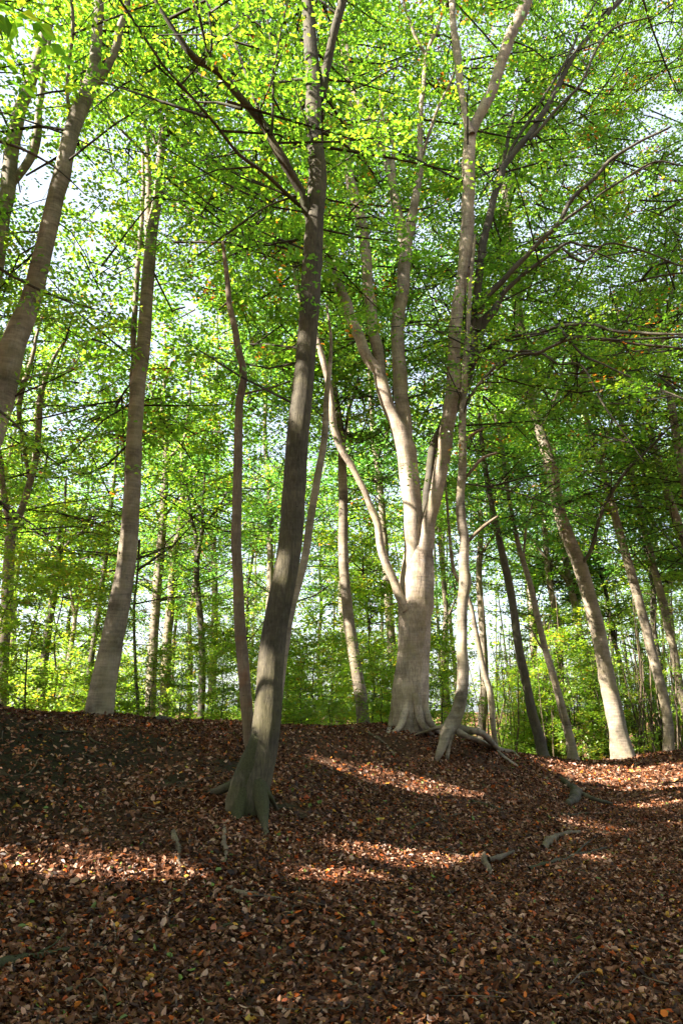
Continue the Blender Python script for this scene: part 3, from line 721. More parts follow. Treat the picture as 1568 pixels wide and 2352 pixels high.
# --- the great multi-stemmed beech and its neighbours
tree('great_beech', 'massive old beech with several sunlit stems fanning upward from one fluted trunk', Y7, [
    (.0, [(945, 1690, 86), (945, 1672, 82), (945, 1640, 77), (946, 1590, 75), (950, 1490, 72), (951, 1420, 75), (952, 1390, 80), (957, 1340, 78), (961, 1290, 70), (962, 1262, 62), (962, 1240, 40)]),
    (.0, [(952, 1320, 40), (945, 1256, 40), (944, 1215, 42), (946, 1181, 44), (940, 1131, 43), (935, 1081, 46), (931, 1031, 46), (920, 990, 38), (906, 965, 30), (892, 931, 28), (881, 890, 29), (868, 850, 27),
          (845, 825, 25), (826, 780, 25), (812, 750, 25), (797, 700, 24), (772, 650, 21), (756, 600, 19), (744, 562, 14), (738, 520, 8)], -.1),
    (.5, [(878, 880, 20), (872, 840, 20), (866, 800, 22), (856, 750, 20), (850, 700, 21), (842, 600, 20), (832, 525, 21), (821, 475, 21), (807, 425, 19), (798, 375, 14), (803, 300, 10), (803, 250, 9), (800, 190, 8), (788, 125, 7), (782, 20, 6), (776, -60, 4)], -.1),
    (1.2, [(808, 425, 12), (793, 340, 11), (770, 280, 10), (756, 225, 8), (735, 150, 6), (700, 60, 4)], .2),
    (.8, [(930, 1040, 30), (932, 996, 30), (924, 931, 33), (920, 881, 34), (916, 831, 33), (911, 781, 31), (914, 740, 31), (926, 650, 31), (930, 600, 30), (936, 550, 26), (945, 510, 22), (953, 450, 18), (962, 400, 16),
          (964, 350, 14), (965, 250, 11), (972, 200, 11), (980, 125, 9), (1008, 50, 8), (1030, -10, 6)], .0),
    (.9, [(930, 565, 20), (920, 525, 19), (917, 500, 18), (905, 450, 16), (895, 400, 15), (881, 350, 15), (863, 300, 14), (838, 260, 12), (813, 215, 11), (803, 150, 8), (790, 60, 5)], .4),
    (.2, [(905, 450, 12), (900, 380, 10), (905, 340, 7), (880, 280, 6), (870, 200, 4)], .6),
    (-.5, [(980, 130, 7), (953, 80, 6), (933, 30, 5), (922, -20, 4)], .9),
    (-.6, [(964, 370, 7), (975, 340, 6), (993, 280, 6), (1018, 220, 5), (1041, 170, 4), (1048, 120, 3)], .8),
    (-.6, [(965, 1320, 40), (972, 1280, 42), (978, 1231, 40), (987, 1181, 34), (1000, 1131, 33), (1012, 1081, 33), (1020, 1031, 33), (1027, 981, 32), (1033, 931, 32), (1039, 881, 32), (1041, 831, 29), (1043, 781, 28), (1050, 700, 28),
           (1060, 650, 28), (1067, 600, 30), (1072, 550, 31), (1073, 500, 30), (1075, 450, 29), (1075, 400, 29), (1077, 350, 28), (1081, 308, 28), (1098, 275, 23), (1121, 225, 24), (1140, 175, 24), (1156, 125, 26), (1175, 75, 27),
           (1197, 25, 26), (1210, -5, 25), (1245, -100, 20), (1290, -220, 12)], -.1),
    (.2, [(1081, 310, 16), (1072, 280, 13), (1066, 250, 12), (1057, 200, 13), (1051, 125, 15), (1041, 50, 12), (1036, 0, 11), (1030, -100, 8)], -.6),
    (-1.0, [(975, 1290, 24), (980, 1180, 22), (986, 1100, 20), (1000, 1020, 24), (1035, 945, 28), (1062, 890, 30), (1076, 831, 34), (1090, 781, 32), (1105, 745, 26), (1133, 710, 18), (1163, 665, 11), (1208, 625, 9), (1258, 590, 8), (1308, 555, 6), (1358, 575, 4), (1420, 600, 3)], .9, M_dark),  # fan limbs in darker bark: the shade of backlit silhouettes put into the colour
    (-.2, [(1078, 840, 18), (1081, 790, 17), (1085, 750, 17), (1093, 700, 15), (1098, 650, 15), (1104, 600, 15), (1111, 550, 15), (1121, 500, 14), (1135, 450, 13), (1150, 400, 13), (1163, 372, 12), (1208, 320, 12), (1233, 280, 12), (1263, 230, 11), (1308, 145, 10), (1358, 75, 9), (1423, 0, 8), (1480, -70, 6)], .2, M_dark),
    (-.4, [(1155, 385, 7), (1183, 325, 6), (1218, 270, 6), (1258, 205, 5), (1300, 140, 5), (1333, 65, 4), (1370, 0, 3)], .2, M_dark),
    (-.9, [(1215, 322, 7), (1283, 245, 6), (1333, 190, 5), (1363, 125, 5), (1408, 65, 4), (1498, 37, 3)], .0, M_dark),
    (.6, [(1153, 390, 7), (1170, 300, 7), (1183, 250, 7), (1193, 210, 6), (1218, 165, 5), (1263, 135, 4)], .3, M_dark),
    (-1.5, [(1092, 760, 14), (1110, 690, 13), (1133, 665, 12), (1173, 625, 10), (1233, 560, 9), (1283, 515, 9), (1313, 455, 8), (1358, 415, 8), (1398, 370, 7), (1460, 330, 5), (1540, 290, 4)], .2, M_dark),
    (-.8, [(1288, 512, 6), (1358, 460, 5), (1433, 410, 4), (1503, 372, 4), (1568, 380, 3)], -.6, M_dark),
    (.3, [(1290, 570, 5), (1340, 600, 5), (1390, 560, 4), (1470, 575, 4), (1560, 610, 3)], -.4, M_dark),
    (-2.0, [(1088, 830, 10), (1113, 800, 8), (1163, 775, 7), (1233, 765, 7), (1283, 750, 7), (1353, 745, 7), (1408, 760, 6), (1483, 767, 6), (1567, 767, 5), (1640, 775, 4)], .2, M_dark),
    (-1.5, [(1110, 790, 6), (1163, 806, 5), (1233, 808, 5), (1283, 836, 4), (1333, 838, 4), (1383, 926, 4), (1433, 996, 3), (1478, 1061, 2)], -.1, M_dark),
    (-1.2, [(1283, 752, 5), (1333, 811, 5), (1383, 836, 4), (1458, 871, 4), (1533, 901, 3), (1600, 925, 2)], -.6, M_dark),
    (-.6, [(935, 1400, 20), (917, 1372, 18), (903, 1331, 16), (878, 1271, 16), (866, 1206, 14), (838, 1131, 12), (813, 1081, 12), (791, 1046, 13), (775, 1016, 14), (765, 956, 13), (757, 881, 11), (735, 806, 11), (726, 760, 9), (690, 690, 8), (672, 610, 6)], -.2), ],
    bark=M_old, flare=.07, sides=56, lobes=6, knots=6, flute=.09, fdecay=.7,
    crown=dict(n=210, zmin=5.6, len=(.9, 2.7), size=.106, per=8, leaf=13, red=.035, thick=1.22, rmax=.22, away=.85, over=(330, (350, 1250), (-900, -60), (10.5, 15)), mass=(1650, (680, 1720), (-300, 930), (15.0, 20))),
    roots=[roots3([(938, 1590, 16, Y7-.22), (928, 1640, 20, Y7-.32), (916, 1668, 15, Y7-.42), (898, 1684, 8)], lift=-.02),
           roots3([(955, 1590, 16, Y7-.3), (962, 1640, 20, Y7-.36), (974, 1668, 15, Y7-.5), (996, 1690, 7)], lift=-.02),
           roots3([(970, 1590, 16, Y7-.2), (978, 1640, 20, Y7-.25), (994, 1668, 14, Y7-.45), (1018, 1684, 8), (1045, 1700, 4)], lift=-.01),
           roots3([(915, 1560, 14, Y7+.22), (908, 1620, 22, Y7+.2), (900, 1662, 20, Y7+.15), (890, 1685, 10)], lift=0)])
tree('rooted_beech', 'pale crooked slim beech standing on bare exposed roots beside the great beech', Y8, [
    (.6, [(1018, 1716, 24), (1024, 1690, 32), (1036, 1665, 34), (1049, 1640, 31), (1060, 1590, 27), (1063, 1540, 27), (1060, 1490, 25), (1061, 1440, 24), (1061, 1390, 24), (1067, 1340, 27), (1064, 1290, 23), (1066, 1240, 22),
          (1058, 1186, 23), (1057, 1131, 19), (1061, 1081, 19), (1062, 1031, 18), (1061, 981, 17), (1063, 931, 17), (1066, 870, 15), (1072, 780, 12), (1080, 650, 9), (1090, 540, 6)]),
    (-.2, [(1066, 1024, 8), (1078, 1002, 8), (1092, 992, 7), (1111, 981, 5)], .4, M_dead),
    (-.2, [(1066, 1100, 9), (1085, 1078, 8), (1112, 1050, 7), (1142, 1040, 5)], .4, M_dead),
    (-.2, [(1074, 1244, 9), (1092, 1224, 8), (1112, 1208, 8), (1142, 1186, 5)], .3, M_dead),
    (-.8, [(1056, 936, 8), (1083, 906, 7), (1113, 866, 7), (1153, 831, 7), (1198, 813, 7), (1233, 811, 7), (1263, 796, 7), (1318, 777, 7), (1383, 780, 6), (1458, 790, 6), (1567, 800, 5), (1630, 806, 4)], .5, M_dark),
    (.4, [(1060, 1110, 4), (1180, 1130, 3), (1290, 1170, 3), (1350, 1195, 2)], .4, M_dark),
    ], bark=M_beech, sides=20, knots=9, extend=False, crown=dict(n=70, zmin=5.5, len=(.8, 1.9), size=.075, leaf=12),
    roots=[roots3([(1036, 1668, 22, Y8), (1020, 1700, 22, Y8-.15), (1008, 1730, 17, Y8-.25), (1000, 1748, 10)], lift=.0),
           roots3([(1040, 1670, 18, Y8+.05), (1030, 1705, 12, Y8-.1), (1026, 1745, 9)], lift=.0),
           roots3([(1045, 1672, 20, Y8+.2), (1075, 1683, 17, Y8+.2), (1108, 1690, 15, Y8+.1), (1143, 1712, 12), (1175, 1730, 8), (1192, 1744, 4)], lift=.04),
           roots3([(1045, 1680, 16, Y8+.1), (1075, 1697, 11, Y8+.0), (1115, 1708, 10), (1150, 1738, 10), (1188, 1764, 5)], lift=.03),
           roots3([(1050, 1690, 12, Y8+.1), (1090, 1702, 8, Y8+.2), (1130, 1706, 8), (1170, 1722, 5)], lift=.03),
           roots3([(1030, 1668, 14, Y8+.1), (1015, 1672, 10, Y8+.2), (990, 1678, 7, Y8+.4), (955, 1690, 4)], lift=.02)])
tree('slim_beech', 'slim straight beech just behind the crest, between leaning trunk and great beech', 16, [
    (.4, [(834, 1672, 33), (833, 1650, 31), (827, 1590, 29), (810, 1490, 27), (797, 1390, 25), (788, 1281, 23), (788, 1181, 21), (786, 1081, 20), (783, 1000, 17), (773, 920, 12), (765, 860, 8), (762, 760, 6)]),
    (.2, [(785, 1050, 8), (800, 950, 7), (820, 880, 5), (835, 800, 3)], .3)],
    bark=M_beech, sides=18, crown=dict(n=60, zmin=6, len=(.9, 2.0), size=.085, leaf=12, mass=(330, (500, 980), (300, 1150), (14, 20))))
# --- trees to the right
tree('wayside_beech', 'tall leaning beech with a bright foot where the leafy path bends', Y9, [
    (-1.0, [(1433, 1752, 56), (1431, 1738, 50), (1421, 1690, 41), (1411, 1640, 40), (1400, 1590, 38), (1390, 1540, 34), (1380, 1490, 33), (1370, 1440, 33), (1357, 1390, 32), (1343, 1340, 33), (1327, 1290, 32), (1306, 1240, 30),
          (1286, 1181, 28), (1275, 1131, 27), (1266, 1081, 28), (1252, 1031, 25), (1237, 981, 23), (1221, 931, 22), (1200, 800, 22), (1180, 650, 22), (1165, 520, 22), (1163, 450, 21), (1150, 410, 13), (1150, 330, 12), (1153, 250, 8)]),
    (.0, [(1164, 450, 14), (1178, 400, 14), (1190, 350, 10), (1230, 280, 6)], -.9),
    (-1.5, [(1330, 1310, 9), (1340, 1290, 9), (1358, 1261, 9), (1373, 1196, 9), (1403, 1131, 9), (1438, 1081, 8), (1483, 1036, 6), (1533, 986, 5), (1567, 961, 5), (1640, 900, 4)], -.4, M_dark),
    (-1, [(1240, 990, 8), (1280, 900, 7), (1300, 800, 5), (1340, 700, 4)], -.6),
    (.5, [(1200, 800, 8), (1150, 700, 6), (1130, 600, 4)], -.6), ],
    bark=M_beech, flare=.2, sides=22, knots=14, crown=dict(n=150, zmin=6.5, len=(1.2, 3.0), size=.115, leaf=13, per=8, tint=.02, mass=(330, (1050, 1750), (150, 1150), (20.5, 26))))
tree('far_beech', 'slim leaning beech dappled with sun, second trunk from the frame edge beyond the path', Y10, [
    (-.8, [(1534, 1712, 25), (1533, 1665, 22), (1520, 1590, 22), (1493, 1490, 21), (1482, 1440, 21), (1468, 1390, 21), (1448, 1315, 20), (1426, 1240, 19), (1397, 1131, 17), (1365, 1031, 14), (1345, 956, 12), (1320, 860, 10), (1300, 740, 8)]),
    (-.6, [(1410, 1180, 8), (1385, 1160, 7), (1350, 1130, 4)], -.3),
    (-1.2, [(1380, 1080, 8), (1400, 980, 7), (1440, 880, 5), (1460, 780, 4)], -.4)],
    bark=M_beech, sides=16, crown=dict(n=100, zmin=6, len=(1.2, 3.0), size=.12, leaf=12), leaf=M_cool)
tree('path_end_beech', 'slim grey beech leaning out of the frame edge beyond the path', 25, [
    (-.8, [(1590, 1720, 24), (1575, 1640, 20), (1558, 1565, 18), (1545, 1490, 17), (1532, 1440, 17), (1523, 1390, 17), (1503, 1315, 17), (1485, 1240, 17), (1470, 1181, 15), (1450, 1090, 13), (1430, 1000, 11), (1405, 860, 8), (1390, 760, 6)]),
    (-.6, [(1468, 1170, 8), (1450, 1130, 6), (1425, 1110, 4)], -.4)],
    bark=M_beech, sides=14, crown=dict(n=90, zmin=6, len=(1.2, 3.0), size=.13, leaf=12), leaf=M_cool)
tree('outer_beech', 'grey beech trunk entering at the frame edge above the path, leaning inward', 23, [
    (-1.0, [(1700, 1700, 30), (1640, 1480, 24), (1590, 1300, 20), (1566, 1230, 19), (1548, 1181, 19), (1531, 1131, 18), (1503, 1031, 15), (1473, 906, 12), (1440, 800, 10), (1410, 690, 7)]),],
    bark=M_beech, sides=14, crown=dict(n=110, zmin=6, len=(1.2, 3.2), size=.12, leaf=12))
tree('upper_edge_beech', 'slender forked beech stem high up near the frame edge', 21, [
    (-1.0, [(1680, 1600, 24), (1600, 1250, 20), (1560, 1050, 18), (1533, 881, 17), (1518, 781, 14), (1512, 720, 11), (1498, 680, 9), (1473, 640, 6)]),
    (-.4, [(1520, 790, 10), (1535, 700, 8), (1550, 600, 6), (1545, 480, 4)], -.8)],
    bark=M_beech, sides=14, crown=dict(n=110, zmin=7, len=(1.2, 3.0), size=.11, leaf=12))
tree('rough_tree', 'dark rough-barked trunk standing at the rim left of the thin curved one', Y14, [
    (-.4, [(1248, 1742, 28), (1244, 1725, 25), (1236, 1690, 24), (1222, 1640, 22), (1212, 1590, 20), (1191, 1490, 20), (1177, 1390, 18), (1168, 1340, 18), (1157, 1290, 17), (1146, 1240, 15), (1128, 1156, 13), (1110, 1050, 11), (1100, 950, 8)])],
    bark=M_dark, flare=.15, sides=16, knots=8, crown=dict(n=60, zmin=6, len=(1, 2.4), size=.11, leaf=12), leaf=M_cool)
tree('curved_tree', 'thin grey curved trunk with a flared foot, between the rough trunk and the wayside beech', Y15, [
    (-.4, [(1318, 1750, 30), (1315, 1738, 25), (1306, 1690, 20), (1293, 1640, 19), (1280, 1590, 17), (1266, 1540, 16), (1251, 1490, 15), (1233, 1415, 14), (1216, 1340, 13), (1201, 1290, 12), (1187, 1240, 11), (1166, 1131, 9), (1153, 1031, 8), (1135, 950, 6)]),
    (-.3, [(1255, 1502, 6), (1238, 1480, 5), (1222, 1450, 3), (1205, 1440, 2)], -.1),
    (.3, [(1200, 1290, 6), (1210, 1200, 5), (1240, 1110, 3)], -.1)],
    bark=M_beech, flare=.2, sides=14, knots=6, crown=dict(n=55, zmin=6, len=(1, 2.2), size=.10, leaf=12), leaf=M_cool)
tree('pale_sapling', 'very thin pale leaning stem right behind the rooted beech', 17, [
    (-.3, [(1136, 1700, 12), (1133, 1680, 12), (1124, 1590, 14), (1110, 1540, 13), (1100, 1490, 12), (1090, 1440, 11), (1080, 1390, 10), (1060, 1345, 9), (1043, 1315, 9), (1035, 1265, 8), (1028, 1180, 6), (1020, 1080, 4)])],
    bark=M_beech, sides=10, crown=dict(n=18, zmin=4.5, len=(.6, 1.4), size=.085, leaf=11), leaf=M_pale)
tree('hidden_trunk', 'faint grey forked trunk deep behind the wayside beech', 30, [
    (-.4, [(1366, 1680, 22), (1364, 1560, 21), (1358, 1515, 20), (1333, 1465, 17), (1322, 1400, 16), (1313, 1365, 15), (1303, 1315, 14), (1290, 1240, 12), (1280, 1130, 9)]),
    (-.4, [(1320, 1390, 9), (1296, 1330, 8), (1273, 1305, 8), (1248, 1270, 6)], -.2)],
    bark=M_beech, sides=12, crown=dict(n=70, zmin=6, len=(1.2, 3), size=.14, leaf=11), leaf=M_cool)
# --- trees behind the bank on the left
def back(name, label, Y, limbs, bark=M_dark, n=30, leaf=None, size=.11, zmin=4.5, **kw):
    return tree(name, label, Y, limbs, bark=bark, sides=12, knots=6, crown=dict(n=n, zmin=zmin, len=(1.0, 2.8), size=size, leaf=12, tint=.08), leaf=leaf, **kw)
back('dark_tree', 'dark slim forked trunk rising behind the mossy hump at the frame edge', 16, [
    (.3, [(88, 1650, 19), (92, 1635, 19), (98, 1565, 18), (112, 1440, 18), (128, 1340, 16), (137, 1270, 13), (135, 1231, 8), (148, 1181, 7), (152, 1100, 5)]),
    (.3, [(136, 1275, 10), (165, 1240, 9), (190, 1221, 8), (215, 1170, 5)], .2), (-.3, [(134, 1290, 6), (110, 1240, 5), (80, 1190, 4)], .2)])
back('sunlit_foot_tree', 'thin trunk with a pale sunlit foot between the dark forked trunk and the straight beech', 22, [
    (.3, [(133, 1650, 15), (136, 1625, 14), (155, 1540, 12), (166, 1470, 11), (172, 1430, 9), (165, 1370, 7), (150, 1300, 5)]),
    (.3, [(166, 1470, 6), (180, 1390, 5), (195, 1300, 4)], .2)], bark=M_beech, n=30)
back('bare_pole_tree', 'thin dark straight pole immediately left of the straight beech', 18, [
    (.3, [(192, 1655, 15), (193, 1640, 15), (210, 1515, 13), (225, 1415, 12), (235, 1340, 11), (245, 1265, 11), (250, 1206, 10), (265, 1081, 7), (275, 960, 5)])], n=40, leaf=M_cool)
back('thin_stem_tree', 'very thin crooked stem immediately right of the straight beech', 13.5, [
    (.2, [(320, 1665, 9), (317, 1620, 8), (312, 1540, 7), (308, 1405, 6), (315, 1330, 5), (322, 1240, 3)])], n=14, size=.08, zmin=3.0, leaf=M_pale)
back('tall_back_beech', 'tall branching beech with sunlit blotches, first sizeable trunk right of the straight beech', 20, [
    (.5, [(344, 1660, 26), (345, 1637, 25), (352, 1490, 22), (358, 1390, 21), (366, 1300, 21), (372, 1231, 19), (378, 1131, 17), (382, 1056, 15), (377, 981, 12), (373, 920, 10), (382, 846, 8), (378, 760, 5)]),
    (.3, [(384, 1055, 9), (405, 1035, 9), (425, 1001, 8), (435, 931, 7), (437, 881, 6), (450, 820, 4)], .3),
    (-.4, [(374, 1200, 7), (350, 1160, 6), (330, 1130, 5)], .3), (-.4, [(372, 980, 6), (355, 920, 5), (340, 880, 4)], .3),
    (.2, [(375, 1190, 6), (395, 1165, 6), (430, 1110, 5), (440, 1080, 3)], .3)], bark=M_beech, n=85)
back('twisting_back_beech', 'crooked beech with a low side fork, just right of the tall branching one', 22, [
    (.5, [(379, 1650, 28), (380, 1615, 26), (383, 1490, 22), (392, 1390, 19), (398, 1290, 18), (400, 1270, 17), (412, 1216, 14), (420, 1131, 11), (417, 1060, 8), (425, 980, 5)]),
    (.3, [(397, 1290, 9), (385, 1255, 8), (376, 1235, 6)], .2), (.2, [(415, 1180, 6), (440, 1110, 5), (470, 1060, 4)], .3)], bark=M_beech, n=60, leaf=M_cool)
back('narrow_back_tree', 'narrow grey trunk between the crooked beech and the black forked trunk', 24, [
    (.3, [(435, 1650, 14), (435, 1615, 13), (438, 1515, 11), (435, 1420, 9), (444, 1370, 8), (450, 1300, 6)])], bark=M_beech, n=30, leaf=M_cool)
back('black_forked_tree', 'nearly black trunk forking at mid height, last before the dead stem', 20, [
    (.3, [(461, 1665, 17), (462, 1640, 16), (465, 1540, 17), (462, 1440, 15), (453, 1340, 13), (452, 1281, 12), (450, 1231, 9), (438, 1181, 7), (430, 1110, 5)]),
    (.3, [(452, 1290, 10), (462, 1240, 10), (470, 1205, 8), (500, 1171, 6), (520, 1130, 4)], .1),
    (-.2, [(466, 1220, 6), (467, 1160, 6), (470, 1090, 4)], .2)], n=45)
back('slope_tree', 'thin dark trunk showing in the gap right of the leaning trunk foot', 22, [
    (.3, [(660, 1670, 11), (659, 1600, 10), (657, 1500, 9), (662, 1400, 8), (670, 1250, 6), (668, 1100, 4)])], n=30, leaf=M_cool)

# ------------------------------------------------------------------ more trees of the wood: five grown once, copied about
def grown_tree(name, label, seed, H, bare, r0, spread, n_bough, size, leaf_m, bark_m, group, loc=(0, 0, 0), cull=False, nleaf=12, per=8, blen=(1.2, 3.2), z0=None, sides=10, ball=0):
    rr = random.Random(seed)
    loc = np.array(loc, float)
    t = empty(name, tuple(float(a) for a in loc), label, 'tree', group)
    lean = np.array([rr.uniform(-.08, .08), rr.uniform(-.08, .08), 1.0])
    hs = np.linspace(-.3, H, 12)
    P = loc + lean*hs[:, None] + np.c_[[rr.uniform(-.12, .12) for _ in hs], [rr.uniform(-.12, .12) for _ in hs], np.zeros(12)]*(hs[:, None] > 0)
    R = r0*(1-.85*np.clip(hs/H, 0, 1))
    g = Geo(); p, r = spline(P, R, .5); tube(g, p, r, sides, 0, .05, .15, 5, seed); 
    segs = [(p, r)]
    g.build('trunk', [bark_m], t)
    for k in range(rr.randint(6, 9)):
        h = rr.uniform(bare, H*.85); a = rr.uniform(0, 2*PI); L = spread*rr.uniform(.6, 1.1)*(1.15-.5*h/H)
        b0 = loc+lean*h; d = np.array([math.cos(a), math.sin(a), rr.uniform(.6, 1.4)]); d /= np.linalg.norm(d)
        Q = np.array([b0, b0+d*L*.35, b0+d*L*.7+[rr.uniform(-.4, .4), rr.uniform(-.4, .4), .1], b0+d*L+[0, 0, -.1*L]])
        q, r2 = spline(Q, np.array([.45, .32, .18, .05])*r0*(1-.6*h/H), .5)
        g = Geo(); tube(g, q, r2, 6, 0, .05, 0, 5, seed+k); g.build('branch', [bark_m], t); segs.append((q, r2))
    g = Geo(); zmin = loc[2]+bare if z0 is None else loc[2]+z0
    for q, r2 in segs:
        b = sample_boughs(q, r2, int(n_bough/len(segs))+1, zmin, blen, .15, 9)
        if b: foliage(g, *b, per=per, nleaf=nleaf, size=size, cull=cull, tint_shift=.05, flat=.45, detail=None if size > .12 else False)
    if ball:
        v = unit(RNG.normal(0, 1, (ball, 3)))*RNG.uniform(.15, 1, (ball, 1))**.5*np.array([spread, spread, (H-bare-1)*.45])
        Q = loc + np.array([0, 0, (H+bare+1.0)*.5]) + v; ap = np.vstack([q for q, _ in segs]); ap = ap[ap[:, 2] > zmin-.5]
        Q, D = bough_web(g, ap, Q, 1, cull)
        foliage(g, Q, unit(D)*.8+RNG.normal(0, .5, Q.shape)*np.array([1, 1, .4]), RNG.uniform(*blen, len(Q)), per=per, nleaf=nleaf, size=size, cull=cull, tint_shift=.05, flat=.35)
    g.build('crown', [leaf_m, M_twig], t)
    return t
def copy_tree(src, loc, rz, sc=1.0):
    c = src.copy(); COL.objects.link(c); c.location = loc; c.rotation_euler = (0, 0, rz); c.scale = (sc, sc, sc)
    for ch in list(src.children):
        d = ch.copy(); COL.objects.link(d); d.parent = c
    return c
G_BACK = 'beeches standing deeper in the wood'
L_BACK = 'one of the many look-alike beeches deep in the wood behind the bank'
protos = []
for i, (H, bare, r0, sp, nb, sz, lm, bm) in enumerate([(21, 7, .18, 3.8, 130, .15, M_leaf, M_beech), (24, 9, .20, 4.0, 140, .15, M_leaf, M_beech), (18, 4, .14, 3.2, 120, .14, M_pale, M_dark), (26, 10, .22, 4.2, 150, .16, M_cool, M_beech)]):
    protos.append(grown_tree('beech', L_BACK, 50+i, H, bare, r0, sp, nb, sz, lm, bm, G_BACK))
used = set()
places = []
rp = random.Random(5)
for (px, Y) in [(-20, 27), (60, 33), (170, 29), (260, 38), (420, 40), (500, 30), (570, 36), (640, 28), (720, 38), (770, 27), (860, 31), (930, 25), (1010, 34), (1090, 27),
                (1170, 33), (1200, 42), (1280, 29), (1350, 36), (1420, 31), (1500, 38), (1580, 33), (1660, 28), (1400, 46), (1050, 45), (880, 44), (600, 46), (1480, 27), (1740, 36)]:
    x = (px-784)/F*Y/.98*1.02; places.append((x + rp.uniform(-.4, .4), Y))
for i, (x, y) in enumerate(places):
    src = protos[i % 4]; sc = rp.uniform(.8, 1.1)
    o = src if i < 4 else copy_tree(src, (0, 0, 0), 0)
    o.location = (x, y, hgt(x, y)-.1); o.rotation_euler = (0, 0, rp.uniform(0, 2*PI)); o.scale = (sc, sc, sc)

# young beeches of the undergrowth
G_SAP = 'young beeches of the undergrowth'
L_SAP = 'one of the look-alike young beeches filling the undergrowth behind the bank'
saps = []
for i, (H, bare, nb) in enumerate([(4.2, .5, 60), (5.5, .8, 75), (3.0, .2, 50)]):
    rr = random.Random(80+i); t = empty('young_beech', (0, 0, 0), L_SAP, 'sapling', G_SAP)
    hs = np.linspace(-.2, H, 7); P = np.c_[[rr.uniform(-.12, .12) for _ in hs], [rr.uniform(-.12, .12) for _ in hs], hs]
    g = Geo(); p, r = spline(P, .028*(1-.85*np.clip(hs/H, 0, 1)), .3); tube(g, p, r, 6, 0, .05); g.build('stem', [M_twig], t)
    g = Geo(); b = sample_boughs(p, r, nb, bare, (.6, 1.8), .05, 9)
    foliage(g, *b, per=6, nleaf=13, size=.112, cull=False, tint_shift=.15, flat=.25, red=.02, twig_r=.006); g.build('crown', [M_pale, M_twig], t); saps.append(t)
spots_ = []
for (px, Y) in [(20, 12), (140, 15), (250, 14), (300, 22), (500, 15), (550, 24), (610, 16), (680, 15.5), (730, 18), (770, 21), (850, 18), (900, 20), (1000, 18), 
                (1180, 22), (1230, 25), (1290, 24), (1340, 26), (1400, 25), (1460, 27), (1500, 24), (1560, 26), (700, 24), (90, 11), (270, 12.2), (360, 12.6), (430, 13), (520, 13.2), (640, 13.5), (700, 14.2), (760, 14.6), (870, 15.2), (1200, 20), (1290, 21.5), (1350, 23), (1480, 22.8), (400, 24), (200, 20), (60, 21), (960, 24), (1540, 31), (1150, 28), (480, 21), (330, 22), (820, 25), (1620, 24)] + [(random.uniform(-60, 1650), random.uniform(24, 34)) for _ in range(42)]:
    if px > 1140 and Y < 23.5: Y += 6.5
    if 1380 < px < 1560 and Y < 25: continue
    spots_.append(((px-784)/F*Y, Y))
for i, (x, y) in enumerate(spots_):
    o = saps[i] if i < 3 else copy_tree(saps[i % 3], (0, 0, 0), 0)
    sc = rp.uniform(.7, 1.15) if y > 17.5 or x < -5 else rp.uniform(.32, .6); o.location = (x, y, hgt(x, y)-.05); o.rotation_euler = (0, 0, rp.uniform(0, 2*PI)); o.scale = (sc, sc, sc)

# unseen trees added up-sun so that their crowns shade the hollow
shade = [(-7.2, 3.5, 13), (-11, 8.5, 14), (-13, 0, 14), (-6.5, -3.2, 13), (-10.5, -7, 14), (-3.0, -7.5, 13), (-16, 5, 15), (-14, -4.5, 14), (-9, 1, 12), (-12.5, 4.5, 13), (-9.6, 10.6, 12), (-8.3, 6.6, 13)]
for i, (x, y, H) in enumerate(shade):
    grown_tree('shade_beech', 'tall spreading beech added outside the picture to shade the hollow', 120+i, H, 5.5, .22, 4.4 if y < 6 else 3.4, 40, .24 if y < 6 else .12, M_leaf, M_beech, 'beeches shading the hollow',
               loc=(x, y, hgt(x, y)), cull=True, nleaf=9 if y < 6 else 15, per=6, blen=(1.0, 2.2), z0=6.0, ball=135 if y < 6 else 190)
# more unseen beeches, added round the viewer to hold back the sky light
rb_ = random.Random(9)
for i in range(28):
    a = math.radians(rb_.uniform(76, 222)); R_ = rb_.uniform(14, 27)
    x, y = R_*math.sin(a), R_*math.cos(a)
    o = copy_tree(protos[i % 4], (x, y, hgt(x, y)-.1), rb_.uniform(0, 6.28), rb_.uniform(.8, 1.0))
    o['label'] = 'tall unseen beech added beside the viewer to hold back sky light'; o['group'] = 'beeches around the hollow'

